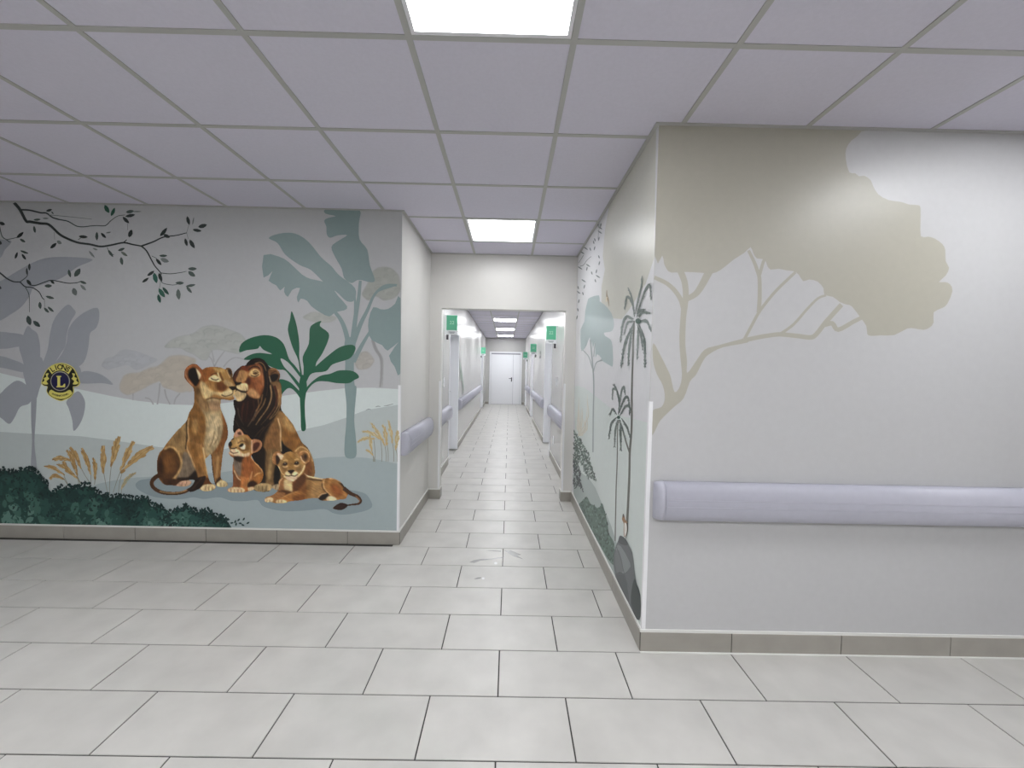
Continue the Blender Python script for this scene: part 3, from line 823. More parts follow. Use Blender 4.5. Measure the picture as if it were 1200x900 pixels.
f.build('painted_green_plant', mural, 'dark green broad-leaved plant behind the lion')

# pampas grass
GD, GL_ = (112, 84, 50), (142, 116, 74)
def plume(f, pts, w, stem=None, rgb=GL_, edge=GD, rs=1):
    if stem: f.stroke(stem, .7, .7, (112, 112, 100))
    q = catmull(pts, 5, False); m = len(q)
    w *= 1.45
    f.stroke(pts, .6, .8, rgb, mid=w)
    rg = random.Random(int(pts[0][0] * 13 + rs))
    for i in range(1, m):
        d = q[min(i + 1, m - 1)] - q[max(i - 1, 0)]; a = math.degrees(math.atan2(d[1], d[0]))
        wi = w * (1 - abs(i / (m - 1) - .5) * 1.3)
        for _ in range(3):
            s_ = rg.uniform(-.5, .5)
            nn = np.array([-d[1], d[0]]) / (np.hypot(*d) or 1)
            p = q[i] + nn * s_ * wi
            k = rg.random() * .75 + .25; c_ = tuple(int(u + (v - u) * k) for u, v in zip(edge, (160, 136, 92)))
            f.leaf(p[0], p[1], a - s_ * 26, w * .8, w * .26, c_)
    f.stroke([tuple(p + np.array([-.5, .2])) for p in q[::4]], .4, .5, edge)
f = film(.0023)
PL = [([(52, 546), (62.7, 548), (74.7, 556)], 3.4, [(74.7, 556), (80, 568)]), ([(58.7, 561), (65, 557.3), (75, 560.7)], 3.4, [(75, 560.7), (81, 570)]),
      ([(62, 539), (70.7, 536.4), (82, 539)], 4, [(82, 539), (88, 552), (95, 566)]), ([(66.7, 544), (74.7, 546.7), (80, 551)], 3, None),
      ([(74.7, 540), (80, 550.7), (90.7, 560)], 4, [(90.7, 560), (95, 567)]), ([(79, 527), (85, 537), (90.7, 555)], 4, [(90.7, 555), (93, 568)]),
      ([(82, 524.7), (89, 533), (94.7, 547)], 4.4, [(94.7, 547), (100, 557), (106, 566)]), ([(96, 525), (101, 536), (106.7, 554)], 4, [(106.7, 554), (107, 567)]),
      ([(110, 536), (112, 547), (112, 560)], 3.6, [(112, 560), (111, 568)]), ([(120.7, 522), (121.6, 537), (121.6, 552)], 5.2, [(121.6, 552), (124, 566), (127, 580)]),
      ([(139, 511), (135.4, 526.7), (131, 544)], 5.8, [(131, 544), (129, 562), (128.7, 580)]), ([(157, 516.7), (149.5, 532), (142.7, 549)], 5.4, [(142.7, 549), (137, 564), (133, 577)]),
      ([(180, 524), (166, 531.5), (144, 552)], 6, [(144, 552), (140.5, 566), (139, 581)]), ([(160, 553), (149.5, 561), (143, 572)], 3.2, [(143, 572), (142, 582)])]
for i, (p, w, st) in enumerate(PL): plume(f, p, w, st, *((GL_, GD) if i < 13 else ((128, 130, 110), (112, 112, 98))))
f.build('painted_pampas_grass', mural, 'clump of golden pampas plumes above the bushes')
f = film(.0023)
for p, w in (([(419, 518.4), (427, 513.6), (438, 514)], 3), ([(424, 505), (436, 508), (446, 515)], 3.2), ([(434, 495), (443.6, 508), (451, 521)], 3.2), ([(449, 497), (452, 509), (453.5, 520)], 3.4), ([(455, 492), (458, 506), (460, 518)], 3), ([(466, 504), (465.5, 514), (464, 526)], 3.2), ([(433.5, 509), (434.5, 518), (436, 528)], 3), ([(429, 527), (433, 529), (437, 533)], 2)):
    b_ = p[-1]; plume(f, p, w, [b_, (b_[0] + 1.5, (b_[1] + 541) / 2), (b_[0] + 1.5, 541)], (164, 156, 126), (144, 134, 104))
f.build('painted_pampas_grass', mural, 'small pampas clump near the wall corner')
for p in ([(429, 480.8), (432, 479.4), (435, 480)], [(440, 477), (443, 476), (446, 476.5)], [(450, 475.8), (455, 475), (461, 473.2)]): 
    f = film(.0023); f.stroke(p, .5, .5, (112, 118, 118), mid=1); f.build('painted_bird', mural)

# branches with small leaves
DK = (36, 42, 40); MD = (58, 68, 64); GRN = (26, 66, 50); LT = (96, 102, 100)
def branchwork(name, strokes, leaves, label):
    f = film(.0029)
    for pts, w0, w1, *c_ in strokes: f.stroke(pts, w0, w1, c_[0] if c_ else DK)
    for x, y, a, L, w, c_ in leaves: f.leaf(x, y, a, L, w, c_)
    f.build(name, mural, label)
branchwork('painted_branch', [
    ([(17, 237.5), (24, 246), (31, 259), (36, 260), (48, 262), (58, 263.5), (70, 274.5), (80, 280), (92, 284.5), (106, 286.5), (118, 289), (130, 287.5), (145, 284.5), (155, 286.5), (166, 288.5)], 3.6, 1.6),
    ([(166, 288.5), (180, 283.5), (192, 278), (207, 276), (219, 273)], 2, .9), ([(166, 288.5), (172, 294), (178, 305), (182, 312), (188, 319), (189.5, 322)], 1.8, 1),
    ([(189, 320), (200, 321), (212, 319.5), (219, 318)], 1, .6, MD), ([(189, 322), (190, 331), (201, 334), (208, 333.5)], .9, .6, MD),
    ([(24, 246), (35, 246.5), (48, 249.5), (55, 250), (62, 255), (70, 257.5)], 2, 1.4), ([(70, 257.5), (80, 259.5), (90, 265), (98, 266), (106, 265), (114, 264.5), (124, 264.5), (130, 259), (138, 253.5), (147, 252)], 1.3, .7, MD),
    ([(58, 252), (80, 254), (108, 257)], .8, .5, LT), ([(145, 284.5), (149, 281)], 1.4, .8), ([(92, 281), (96, 278.5)], .7, .6, MD), ([(178, 300), (184, 303)], .6, .6, MD), ([(64, 272), (64.5, 281)], .5, .4, LT), ([(126, 290), (129, 296), (134, 299)], .7, .6, MD),
    ([(219, 273), (221, 266), (222, 262)], .6, .5, LT), ([(219, 273), (221, 280)], .6, .5, LT), ([(150, 270), (150, 262)], .5, .5, LT), ([(189, 324), (188, 334), (187, 338)], .7, .6, LT)],
    [(58, 246.5, -15, 7, 3, DK), (62, 249.5, 50, 4, 1.6, MD), (44, 257.5, -5, 8, 2.6, MD), (54, 256, 0, 7, 2, LT), (41, 269, 80, 8, 3, MD), (63, 288, -40, 9, 4, DK), (70, 284, 30, 6, 4, LT), (98, 277.5, 5, 10, 3.6, DK), (114, 277, 90, 9.5, 3.6, MD), (108, 298, 50, 10, 2.6, LT), (112, 292, 20, 6, 2, LT),
     (125.7, 245, 60, 10, 5, GRN), (132.7, 248.5, -65, 10, 4, GRN), (152.6, 248, -10, 9, 4, MD), (161, 248, 0, 10, 1.6, LT), (153, 252.7, -10, 11, 3.8, DK), (148, 258, 45, 10, 4, DK), (121.7, 276, 45, 8, 3.2, DK), (127.5, 272.6, -10, 6, 1.6, LT), (153, 273.7, -70, 9, 5, DK),
     (130, 297, 55, 10, 3.2, MD), (142.6, 292.4, -20, 8, 3.2, MD), (146, 297.6, 35, 9, 3.2, (84, 92, 84)), (143, 306, 80, 9, 4, (70, 80, 76)), (192, 272, -50, 12, 4.2, DK), (195.7, 276.6, 25, 8, 4, DK), (221, 258.6, 75, 10, 4, DK), (226.7, 259, -80, 9, 1.6, LT), (237.7, 264.8, -15, 10, 4.8, DK), (231.3, 270, 10, 10, 3.6, DK), (218.5, 284, 75, 9, 3.6, DK), (225.5, 286, 60, 11, 4.6, DK),
     (191.7, 299.8, 0, 9, 3, MD), (193.4, 305, 20, 10, 5, LT), (186.4, 307, 50, 9.5, 3.6, DK), (225.8, 315, 0, 10, 4, MD), (225, 321, 35, 9.5, 5, MD), (177, 320.4, -35, 9.5, 3.6, DK), (170.8, 328.3, -35, 9, 3.2, DK), (182.5, 325.8, 75, 12, 5.4, (40, 76, 66)), (188.3, 325, 70, 10, 4.2, DK), (211, 331.7, 0, 9.5, 3.8, MD), (223.8, 334.6, -10, 11, 3.2, MD), (222, 339.6, 50, 9.5, 3.4, MD), (209.6, 345, 85, 12, 5.4, (74, 82, 78)), (194.6, 341, 50, 11, 3.8, (34, 58, 50)), (190, 343.3, 55, 12, 5.2, (40, 74, 62)), (187, 350, 75, 10, 4.2, (30, 60, 50))],
    'dark leafy branch hanging from the top left')
branchwork('painted_branch', [
    ([(-20, 305), (0, 319.5), (8, 326), (16, 330), (24, 330.5)], 2, 1.4), ([(24, 330.5), (32, 324), (33, 318)], 1, .7), ([(24, 330.5), (30, 336), (38, 337), (46, 342), (50, 349), (52.5, 351)], 1.5, .9), ([(30, 336), (34, 344), (35, 352), (35, 366)], 1, .5, MD),
    ([(35, 334), (42, 334.5), (52, 331), (60, 328.5), (70, 330), (80, 332), (90, 331.5), (96, 329.5)], 1.2, .8), ([(52.5, 351), (53, 360)], .6, .5, LT), ([(0, 266), (3, 277), (8, 281), (12, 284)], 1.3, .8, MD), ([(8, 281), (16, 279.5), (21, 278)], .8, .6, MD)],
    [(3, 262, 20, 7, 4, DK), (24, 275.5, -40, 10, 4, DK), (27, 282, 30, 7, 3, MD), (19.5, 299.5, -70, 8, 3, DK), (29, 295.5, 20, 10, 2.6, MD), (28.5, 301, 55, 8, 3, DK), (35, 313, 90, 8, 3, DK), (32, 318, 90, 8, 2.2, DK), (0, 284.5, 30, 6, 5, DK), (0, 337, 30, 5, 4, DK),
     (34.5, 331, 50, 8, 4, DK), (57, 335, 0, 8.5, 4, MD), (62, 330.5, 45, 6, 3, DK), (82, 320.5, 75, 9, 3.6, MD), (91, 319.5, -55, 11, 6, MD), (98, 331, 20, 8, 3, MD), (98, 337, 45, 9, 3.4, LT), (88, 342, 70, 9, 6, (84, 90, 88)), (59, 348.5, 15, 10, 3.2, MD), (47.5, 358, 85, 8, 4, MD), (55, 363.5, 45, 8, 3.2, MD), (60, 362.5, 40, 9, 3, MD), (34.5, 375.5, 75, 11, 6, (52, 62, 60)), (43.5, 379.5, 40, 10, 5, (44, 56, 54))],
    'small leafy branch at the far left edge')

# bushes along the foot of the wall
BT = [(-700, 545), (-120, 556), (-40, 548), (0, 549), (8, 548), (14, 552), (22, 550), (30, 547), (40, 549), (46, 554), (50, 560), (57, 565), (58, 572), (64, 575), (70, 570), (78, 568), (90, 570), (100, 566), (110, 568), (113, 575), (122, 577), (130, 580), (140, 580), (150, 581), (158, 583), (172, 581), (178, 590), (190, 592), (196, 598), (205, 597), (220, 590), (226, 595), (232, 598), (245, 597), (252, 603), (262, 604), (268, 609), (272, 616)]
f = film(.0042)
f.poly([(p[0], p[1] + 3) for p in BT] + [(272, 640), (-700, 640)], (22, 50, 45), 1)
rg = random.Random(3)
def top_at(x):
    for (a, b_), (c_, d) in zip(BT[:-1], BT[1:]):
        if a <= x <= c_: return b_ + (d - b_) * (x - a) / (c_ - a)
    return 616
tones = [(9, 28, 28), (17, 42, 40), (30, 60, 54), (50, 81, 73), (76, 106, 97)]
for _ in range(260):                        # broad washes, lighter towards the foot
    x = rg.uniform(-170, 262); t = top_at(x); y = rg.uniform(t + 7, 616)
    k = 1 + min(3, int(rg.random() * 1.2 + (y - t) / 24 + (1 if x > 165 else 0) + .6 * math.sin(x * .07)))
    s_ = rg.uniform(9, 18); f.leaf(x, y, rg.uniform(0, 180), s_, s_ * .6, tones[max(0, min(4, k))])
for _ in range(1500):                       # leafy dabs in clusters
    x = rg.uniform(-160, 266); t = top_at(x); y = rg.uniform(t + 1, 617)
    blob = math.sin(x * .11 + 1.7 * math.sin(y * .13)) * math.cos(y * .12 + x * .04)
    if blob < -.1 and rg.random() < .65: continue
    k = min(4, max(0, int(rg.gauss(.4 + (y - t) / 22 - blob * .9 + (.7 if x > 165 else 0), .7))))
    s_ = rg.uniform(2.2, 4.6)
    f.leaf(x, y, rg.uniform(0, 180), s_, s_ * .55, tones[k])
for _ in range(620):                        # crisp leaves along the crowns
    x = rg.uniform(-120, 270); y = top_at(x) + abs(rg.gauss(0, 4.5)) - 1.5
    f.leaf(x, y, rg.choice((-60, -90, -120, 30, 150)) + rg.uniform(-20, 20), rg.uniform(2.6, 5), rg.uniform(1.5, 2.5), rg.choice(tones[:2] + [tones[0]]))
for x, y in ((268, 608.5), (272, 612.5), (276, 611), (280, 609), (286, 608), (291, 612.5), (277, 614), (282, 613), (285, 615)):
    f.leaf(x, y, rg.uniform(-80, 20), 4, 2, tones[1])
f.build('painted_bushes', mural, 'dark green bushes along the foot of the mural')

# ------------------------------------------------------------------ the lion family
FL = film(.0038); GM = 1.3
CREAM = (196, 172, 132); BLK = (24, 17, 12)
# lion (behind the cubs)
c = Canvas(266, 412, 374, 582)
c.base([(288, 428), (291, 424), (296, 420.5), (303, 419.3), (309, 421.5), (313, 426), (317, 430.5), (323, 431.6), (327.5, 436), (328.7, 441), (327.5, 446), (330, 452), (330.4, 465), (329.8, 478), (332, 483), (338, 490), (344, 498), (349, 508), (354, 518), (361, 525), (366, 535), (368.7, 545), (369, 557), (362, 561), (345, 566), (331, 569), (330, 572), (325, 574.5), (319, 572), (315, 576), (303, 576), (297, 573), (297, 567), (304, 560), (300, 545), (290, 525), (279, 512), (274, 506), (273.6, 499), (274.5, 490), (276, 483), (274.3, 476), (274, 469), (278, 468.5), (275.4, 465), (274.3, 460), (275, 456), (273.6, 449), (272.6, 443.5), (275, 436.5), (280, 431.5), (284, 428.6)], (34, 22, 17))
c.fill([(322, 490), (327, 481), (332, 483), (338, 490), (349, 508), (354, 518), (361, 525), (366, 535), (369, 545), (370, 560), (345, 568), (330, 568), (322, 560), (310, 560), (309, 530), (312, 512)], (148, 109, 62), 1)
c.fill([(334, 500), (348, 506), (356, 520), (346, 531), (334, 522), (331, 510)], (138, 92, 38), 2)
c.fill([(333, 486), (340, 494), (347, 506), (338, 504), (332, 495)], (170, 134, 84), 1.5)
c.fill([(312, 510), (322, 492), (327, 495), (328, 512), (326, 528), (312, 528)], (134, 94, 52), 1.6)
c.fill([(311, 530), (318, 526), (326, 529), (325, 545), (321, 560), (322, 568), (312, 568), (310, 550)], (124, 94, 56), .8)
c.line([(319, 531), (317, 545), (315.5, 562)], 3.4, (160, 132, 88), blur=1.1)
c.fill([(330, 516), (334, 522), (343, 529), (335, 531), (328, 545), (329, 560), (322, 567), (321.5, 553), (325, 540), (330, 528)], (20, 14, 10), .6)
c.fill([(303, 528), (311, 526), (311, 545), (311, 566), (305, 566), (301, 550)], (40, 26, 17), .8)
c.line([(326, 490), (329, 503), (329, 516), (330, 529)], 1.2, (204, 174, 134), blur=.35)
c.fill([(345, 529), (352, 523), (360, 526), (366, 535), (369, 545), (370, 560), (352, 560), (350, 540)], (150, 110, 60), .9)
c.fill([(356, 540), (362, 536), (366, 545), (366, 556), (357, 556)], (128, 78, 40), 1.6)
c.line([(346, 529), (352, 523.8), (359, 525.8), (364, 532), (367, 541)], 1.3, (198, 164, 116), blur=.4)
c.line([(333, 484), (341, 494), (350, 509), (356, 520)], 1.2, (186, 152, 104), blur=.5, op=.8)
# mane body
c.fill([(276, 478), (280, 470), (288, 468), (296, 464), (303, 468), (304, 478), (299, 492), (290, 497), (281, 492)], (48, 26, 20), 1)
for pts, w, col_ in (([(286, 472), (284, 482), (284, 492)], 2.4, (84, 40, 26)), ([(291, 470), (290, 482), (288, 494)], 2, (72, 34, 24)), ([(297, 469), (298, 478), (294, 488)], 2, (70, 36, 26)),
                     ([(279, 478), (281, 488), (286, 498)], 1.2, (92, 80, 70)), ([(301, 480), (297, 490), (291, 500)], 1.4, (96, 84, 74)), ([(303, 468), (303, 478), (297, 490), (290, 500)], 1.1, (128, 98, 70)),
                     ([(276, 492), (282, 503), (290, 512)], 1.1, (70, 58, 48)), ([(283, 500), (290, 508), (297, 522)], 1.2, (60, 46, 36)), ([(310, 500), (302, 508), (297, 516)], 1.1, (84, 60, 40)), ([(318, 494), (308, 505), (302, 516)], 1.2, (78, 52, 34)), ([(322, 492), (314, 504), (307, 520)], 1, (98, 70, 46))):
    c.line(pts, w, col_, w * .4, .35)
c.fill([(317, 448), (327, 447), (330.5, 455), (330.5, 470), (327, 478), (324, 466), (321, 454)], (136, 102, 64), .9)
for pts, w, col_ in (([(322, 452), (325, 464), (322, 478), (313, 490)], 2.8, (92, 44, 26)), ([(326, 456), (328, 468), (324, 480), (316, 491)], 1.5, (158, 122, 82)), ([(317, 451), (318.5, 464), (314.5, 477), (306, 489), (300, 498)], 1.8, (166, 132, 92)),
                     ([(320, 460), (320, 471), (314, 483), (306, 492)], 1.3, (60, 34, 22)), ([(312, 466), (308.5, 475), (302, 484), (297, 493)], 1.3, (156, 120, 80)), ([(329.3, 455), (330, 470), (325, 483), (316, 492)], 1.4, (150, 118, 78)),
                     ([(308, 462), (306, 472), (300, 482)], 1.4, (146, 106, 66)), ([(323, 476), (315, 488), (306, 498)], 1, (120, 90, 60)), ([(315, 470), (310, 482), (302, 492)], 1.4, (44, 26, 18))):
    c.line(pts, w, col_, w * .45, .3)
# face
c.fill([(282, 431.5), (288, 428.5), (296, 426.5), (303, 425), (308, 429), (310, 440), (309.5, 455), (305, 465), (299, 467), (292, 463.5), (286, 455), (283, 445)], (136, 76, 36), .5)
c.fill([(300, 441), (308, 440), (308.5, 452), (304, 461), (298, 452)], (158, 94, 52), 1.3)
c.fill([(288, 442), (294, 444), (293, 451), (288, 449)], (84, 38, 18), 1)
c.fill([(276, 441), (280, 435), (286, 433.5), (291, 437.5), (289, 445), (284, 448.5), (277, 447)], (172, 128, 80), .6)
c.fill([(273, 444), (275.2, 437), (280.5, 431.8), (280, 437), (277, 444), (276, 448)], (84, 46, 32), .5)
c.fill([(281, 431.5), (288, 428.5), (293, 431), (290, 435), (285, 433)], (116, 52, 24), .6)
c.fill([(291.4, 438.4), (295.6, 432.8), (301, 432.2), (305.6, 436), (304.6, 440.2), (298, 442), (293.4, 441)], (200, 168, 118), .6)
c.fill([(296.4, 437.6), (299.8, 435.8), (302.8, 437.4), (299.6, 439)], (92, 60, 36), .35)
c.line([(294.5, 440), (299.5, 441), (304, 438.6)], .8, BLK); c.line([(291.5, 434), (296, 430), (301.5, 429.8), (305, 432)], 1.2, (50, 28, 16)); c.line([(296.6, 436), (300, 434.2), (303.4, 436.6)], .5, BLK)
c.fill([(277, 452.5), (283, 449.2), (289, 449.2), (291.3, 453), (290, 458), (283, 457.5), (278.4, 455.4)], (206, 182, 140), .4)
c.fill([(290, 458), (296, 455), (303, 461), (305, 467), (297, 465.5), (291, 463)], (182, 138, 94), 1.1)
c.fill([(274.4, 459), (277, 457), (284, 460), (289, 461), (287.4, 466.5), (283, 470), (278, 469.7), (275.2, 465)], (192, 166, 126), .35)
c.fill([(273.2, 447.3), (276, 448.8), (283, 447.8), (281.6, 450.6), (277, 451.3), (274.4, 449.6)], BLK, .3)
c.line([(276.6, 451.5), (277.5, 455), (280.5, 457.6), (285, 459.2), (290.5, 458.2)], .9, (34, 22, 16)); c.line([(275, 459.2), (278, 457.2)], .8, (50, 32, 22))
# dark crest and ear
c.fill([(288.5, 429), (291, 424), (296, 420.4), (303, 419.2), (309, 421.4), (313, 426), (316.4, 433), (316.6, 450), (314.6, 465), (312, 468.5), (311.4, 452), (309.6, 440), (308, 431), (303, 425.6), (296, 427.6)], (24, 15, 12), .45)
c.line([(299, 426), (305, 424.6), (309.6, 428), (312.4, 435)], 1, (152, 114, 80)); c.line([(303, 428), (306.5, 433), (308, 441), (308.6, 452)], .8, (166, 118, 84))
c.line([(313, 437), (314, 452), (312.5, 464)], 1.2, (70, 44, 32)); c.line([(297, 423), (304, 422), (310, 425)], .8, (66, 40, 30))
c.fill([(314.5, 434), (318, 431), (324, 431.8), (328, 437), (328.5, 442), (325, 446.4), (321, 448), (317, 446), (315, 440)], (124, 84, 50), .4)
c.fill([(316.4, 440.5), (322, 438), (326.6, 439.6), (325, 445), (320.5, 447.4), (317.4, 445)], (24, 16, 11), .5)
c.line([(317, 432.4), (323, 432.6), (327.3, 437)], .9, (176, 136, 92)); c.line([(316, 441), (317.6, 448)], 1.3, (152, 132, 106)); c.line([(324, 434.6), (320, 436.5), (317, 438.6)], 1.1, (84, 52, 30))
# paws
c.fill([(299, 569), (303, 566.6), (310, 566), (318, 568), (319, 573), (312, 576.2), (303, 576), (298, 573)], (168, 144, 104), .4)
for x in (303.5, 308, 312.6): c.line([(x, 569), (x - .4, 575)], .7, (104, 80, 52))
c.fill([(320, 569), (326, 567), (330.5, 570), (325, 574.4), (320, 573)], (172, 152, 122), .4); c.line([(323.5, 569), (323, 573)], .7, (80, 60, 44))
c.build('painted_lion', mural, FL, 0, gamma=GM, hair=.07, label='dark-maned lion nuzzling the lioness')

# lioness
c = Canvas(172, 422, 282, 584)
tail = [(188, 556), (181, 560.5), (178.3, 566), (181, 571.8), (190, 576.8), (203, 578.2), (215, 576.8), (224, 572.5)]
tm_ = c.stroke_mask(tail, 5.2, 3.6)
tip = [(221, 574), (226, 568), (230, 561), (236, 558.5), (241.5, 557.8), (240, 564), (236, 571), (230, 574.6), (224, 576.4)]
body = [(216.3, 441), (217, 434), (221, 429), (226, 426.4), (231, 427), (235, 430.6), (237.5, 433), (242, 430.6), (250, 430), (258, 430.4), (264, 432.6), (266, 431), (270, 431.3), (272.7, 436), (273, 443), (275, 448.6), (276.8, 453), (276, 460), (274.2, 464), (275, 467.5), (270, 469), (260, 468), (259, 471.5), (259, 478), (261.5, 485), (263.6, 490), (267, 501), (267.2, 512), (264, 520), (261.6, 531), (260, 545), (259, 557), (260.5, 562), (264, 563.6), (267.4, 567), (265.5, 570), (259, 570.8), (254.5, 569.2), (252.3, 567), (251, 561), (249, 550), (247.5, 533), (244, 535), (241, 539), (243, 550), (245, 560), (248, 566), (252.8, 569), (252, 573), (246, 575.2), (240, 575.6), (235.5, 573.6), (233, 569), (229, 563), (222, 562.3), (225, 565), (221, 569), (214, 570.2), (206, 569), (195, 568.4), (190, 565), (186, 559), (184.4, 550), (184.5, 540), (187, 531), (191, 526.5), (197, 518), (206, 507), (213, 500), (219, 493), (222, 484), (227, 475), (228, 465), (227, 455), (224, 451.4), (219, 446)]
c.base(body, (150, 108, 58), join=(tm_, c.mask(tip)))
c.fill([(198, 518), (213, 500), (219, 493), (219.5, 515), (216, 532), (208, 528), (203, 522)], (152, 122, 80), 1.2)
c.fill([(205, 512), (212, 503), (214, 512), (209, 520)], (132, 102, 62), 1.4)
c.fill([(222, 486), (229, 473), (236, 479), (241.5, 492), (240, 510), (234, 522), (225, 514), (220.5, 500)], (132, 91, 42), 1.2)
c.fill([(225, 496), (231, 490), (233, 500), (229, 510)], (166, 128, 76), 1.6)
c.fill([(240, 466.5), (257, 467), (259.5, 478), (262, 490), (262, 510), (256.5, 525), (247, 534), (242, 533), (239.5, 520), (241.5, 505), (241, 490), (237, 480), (233, 470)], (168, 147, 112), 1)
c.fill([(246, 490), (257, 486), (259, 505), (252, 522), (245, 518)], (182, 164, 132), 2)
c.fill([(244, 472), (257, 470), (258.5, 480), (249, 482)], (160, 128, 98), 1.4)
c.line([(252, 505), (250, 515), (246, 524)], 1, (120, 96, 66), blur=.5); c.line([(257, 500), (256, 512), (251, 521)], .9, (126, 100, 70), blur=.5)
c.fill([(227.6, 455), (233, 454), (238, 462), (241.5, 468), (245, 475), (238.5, 479), (232, 472), (229, 464)], (104, 73, 38), 1.5)
c.fill([(234, 458), (240, 469), (246, 480), (240, 482), (233, 470)], (146, 114, 76), 1.6)
c.line([(219, 494), (219.6, 508), (218.4, 526)], 1.7, (66, 44, 22), blur=.4); c.line([(221.4, 490), (220.6, 505), (221.6, 514), (219.8, 525), (226, 540), (231.3, 553)], 1.3, (200, 164, 116), blur=.4)
# haunch, belly
c.fill([(215, 531), (221, 531), (227, 545), (229.5, 552), (225, 561), (215, 563), (207, 561), (212, 550)], (128, 112, 96), .8)
c.fill([(208, 560), (221, 559), (230, 551), (232.5, 563), (226, 565), (211, 566)], (44, 27, 18), .8)
c.fill([(184, 548), (187, 533), (195, 525), (203, 525), (210.5, 534), (212, 546), (207, 556), (202, 562), (193, 566), (186, 558)], (98, 62, 30), .7)
c.fill([(192, 534), (200, 530), (206, 538), (204, 550), (197, 556), (192, 546)], (126, 82, 38), 2)
c.fill([(185, 546), (189, 536), (191, 548), (189, 558)], (70, 38, 20), 1.4)
c.line([(193, 526.4), (199, 523.6), (205, 525.5), (210.5, 533), (213.2, 543), (210, 553), (203.5, 561.4)], 2, (194, 160, 108), blur=.7)
c.fill([(192, 562), (204, 561), (214, 563.5), (211, 567.4), (200, 569), (193, 567.5)], (82, 47, 24), .5)
c.fill([(208, 567.4), (213, 563.8), (222, 562.6), (225, 565), (221, 569), (214, 570.2), (208, 569.6)], (192, 154, 130), .35)
for x in (214.5, 219): c.line([(x, 564.6), (x - 1, 569.4)], .7, (130, 92, 74))
# front legs
c.fill([(219.5, 518), (236, 521), (239.4, 530), (241.4, 545), (244.4, 560), (248, 568), (236, 569), (232.6, 558), (229.6, 548), (225, 533)], (164, 118, 62), .7)
c.fill([(222, 520), (230, 522), (234, 540), (237, 556), (232, 552), (227, 536)], (140, 96, 44), 1.2)
c.line([(238.4, 524), (241, 540), (243.6, 556)], 1.7, (200, 176, 134), blur=.5)
c.fill([(233, 560), (245.6, 560), (248, 568), (236, 569.5)], (108, 64, 30), .9)
c.fill([(236, 570.5), (240, 567.8), (250, 567.4), (253, 571), (248, 574.8), (240, 575.6), (235.6, 573.6)], (204, 180, 140), .35)
for x in (241, 245, 249): c.line([(x, 569.4), (x + .2, 574.4)], .6, (140, 110, 78))
c.fill([(259.6, 484), (263.6, 490), (267.2, 501), (267.2, 512), (263, 522), (256, 534), (248.5, 533), (255, 524), (260, 512), (262, 498)], (134, 84, 38), .8)
c.fill([(248.5, 533), (257, 529), (263, 521), (261, 545), (259.5, 558), (253, 567), (250, 556)], (150, 106, 58), .6)
c.line([(256, 534), (255, 548), (254, 560)], 2, (176, 140, 92), blur=.8)
c.line([(248, 533), (249.4, 550), (252, 567)], 1.6, (88, 58, 30), blur=.35); c.fill([(252, 568), (256, 560), (259.6, 559), (257, 566)], (66, 38, 20), .6)
c.fill([(254.6, 566), (259.6, 562.4), (265, 564), (267.4, 567.4), (265, 570), (259, 570.8), (255, 569.6)], (200, 180, 138), .35)
for x in (259, 262.6): c.line([(x, 565.4), (x + .4, 570)], .6, (136, 112, 80))
# tail
c.lay(c.blur(tm_, .25), (84, 52, 26)); c.line([(187.5, 575.4), (197, 577.4), (210, 577), (220, 573.8)], 1.4, (172, 138, 92), blur=.35); c.line([(181.5, 563), (180.2, 567), (183, 571.6)], 1.1, (116, 78, 44), blur=.4)
c.fill(tip, (46, 26, 16), .3); c.line([(226, 573), (231, 567), (237, 560)], 1, (84, 52, 34), blur=.4)
# head
c.fill([(234.5, 434), (242, 430.5), (250, 430), (258, 430.3), (265, 433), (273, 446), (277, 453), (275, 467), (260, 468), (250, 466), (241.5, 468), (237, 462), (234, 450)], (160, 112, 58), .5)
c.fill([(234.4, 449), (238, 446.5), (244, 452.5), (252, 458), (262, 459), (268, 455), (275.4, 452.4), (276, 459), (274, 464.5), (262, 465.4), (252, 462), (246, 466), (241.5, 468), (237, 462)], (192, 168, 124), 1)
c.fill([(236.4, 436), (243, 431.6), (250.5, 433), (250, 440), (244, 446), (238, 447)], (150, 90, 38), .9)
c.fill([(244, 452), (254, 450), (260, 457), (251, 458)], (168, 122, 66), 1.4)
c.fill([(255, 447), (262, 448.6), (267, 453), (261, 459), (254.6, 455)], (116, 66, 26), 1)
c.fill([(255.6, 432), (262, 433.5), (268, 440), (273, 448), (270, 452.6), (263, 447), (258, 440)], (160, 122, 66), .6)
c.fill([(251, 431), (262, 431.6), (264, 436), (256, 436)], (178, 146, 92), .8)
c.fill([(264, 445), (271, 448), (275, 452.6), (268, 453), (263, 449)], (180, 150, 106), .7)
c.fill([(244.6, 444), (250, 439.8), (255, 440.6), (259, 445.4), (256.5, 447.4), (249, 446.4)], (214, 198, 158), .4)
c.line([(247.4, 442.6), (250, 444.7), (254, 445.2), (256.6, 444)], .9, BLK); c.line([(247, 440.4), (251, 437.8), (255.4, 437.2)], 1, (92, 50, 20)); c.line([(255.4, 436.6), (257, 441), (259.6, 446)], 1, (222, 202, 160)); c.line([(258, 436), (259.6, 441), (262, 446)], 1.4, (104, 62, 24), blur=.5)
c.fill([(268.8, 453.3), (276.4, 452.8), (276.8, 456), (273, 457.4), (270, 455.2)], BLK, .3); c.line([(273.4, 457), (273.4, 460.8)], .9, (40, 26, 18)); c.line([(260, 462.6), (264, 464.2), (269.6, 463), (273.4, 460.8)], .9, (44, 28, 18)); c.fill([(262, 459.5), (270, 458), (273, 460), (269, 462.6), (264, 463.2)], (206, 186, 146), .6)
c.line([(241.4, 468.3), (250, 466.2), (259, 468)], 1.3, (106, 78, 48), blur=.4)
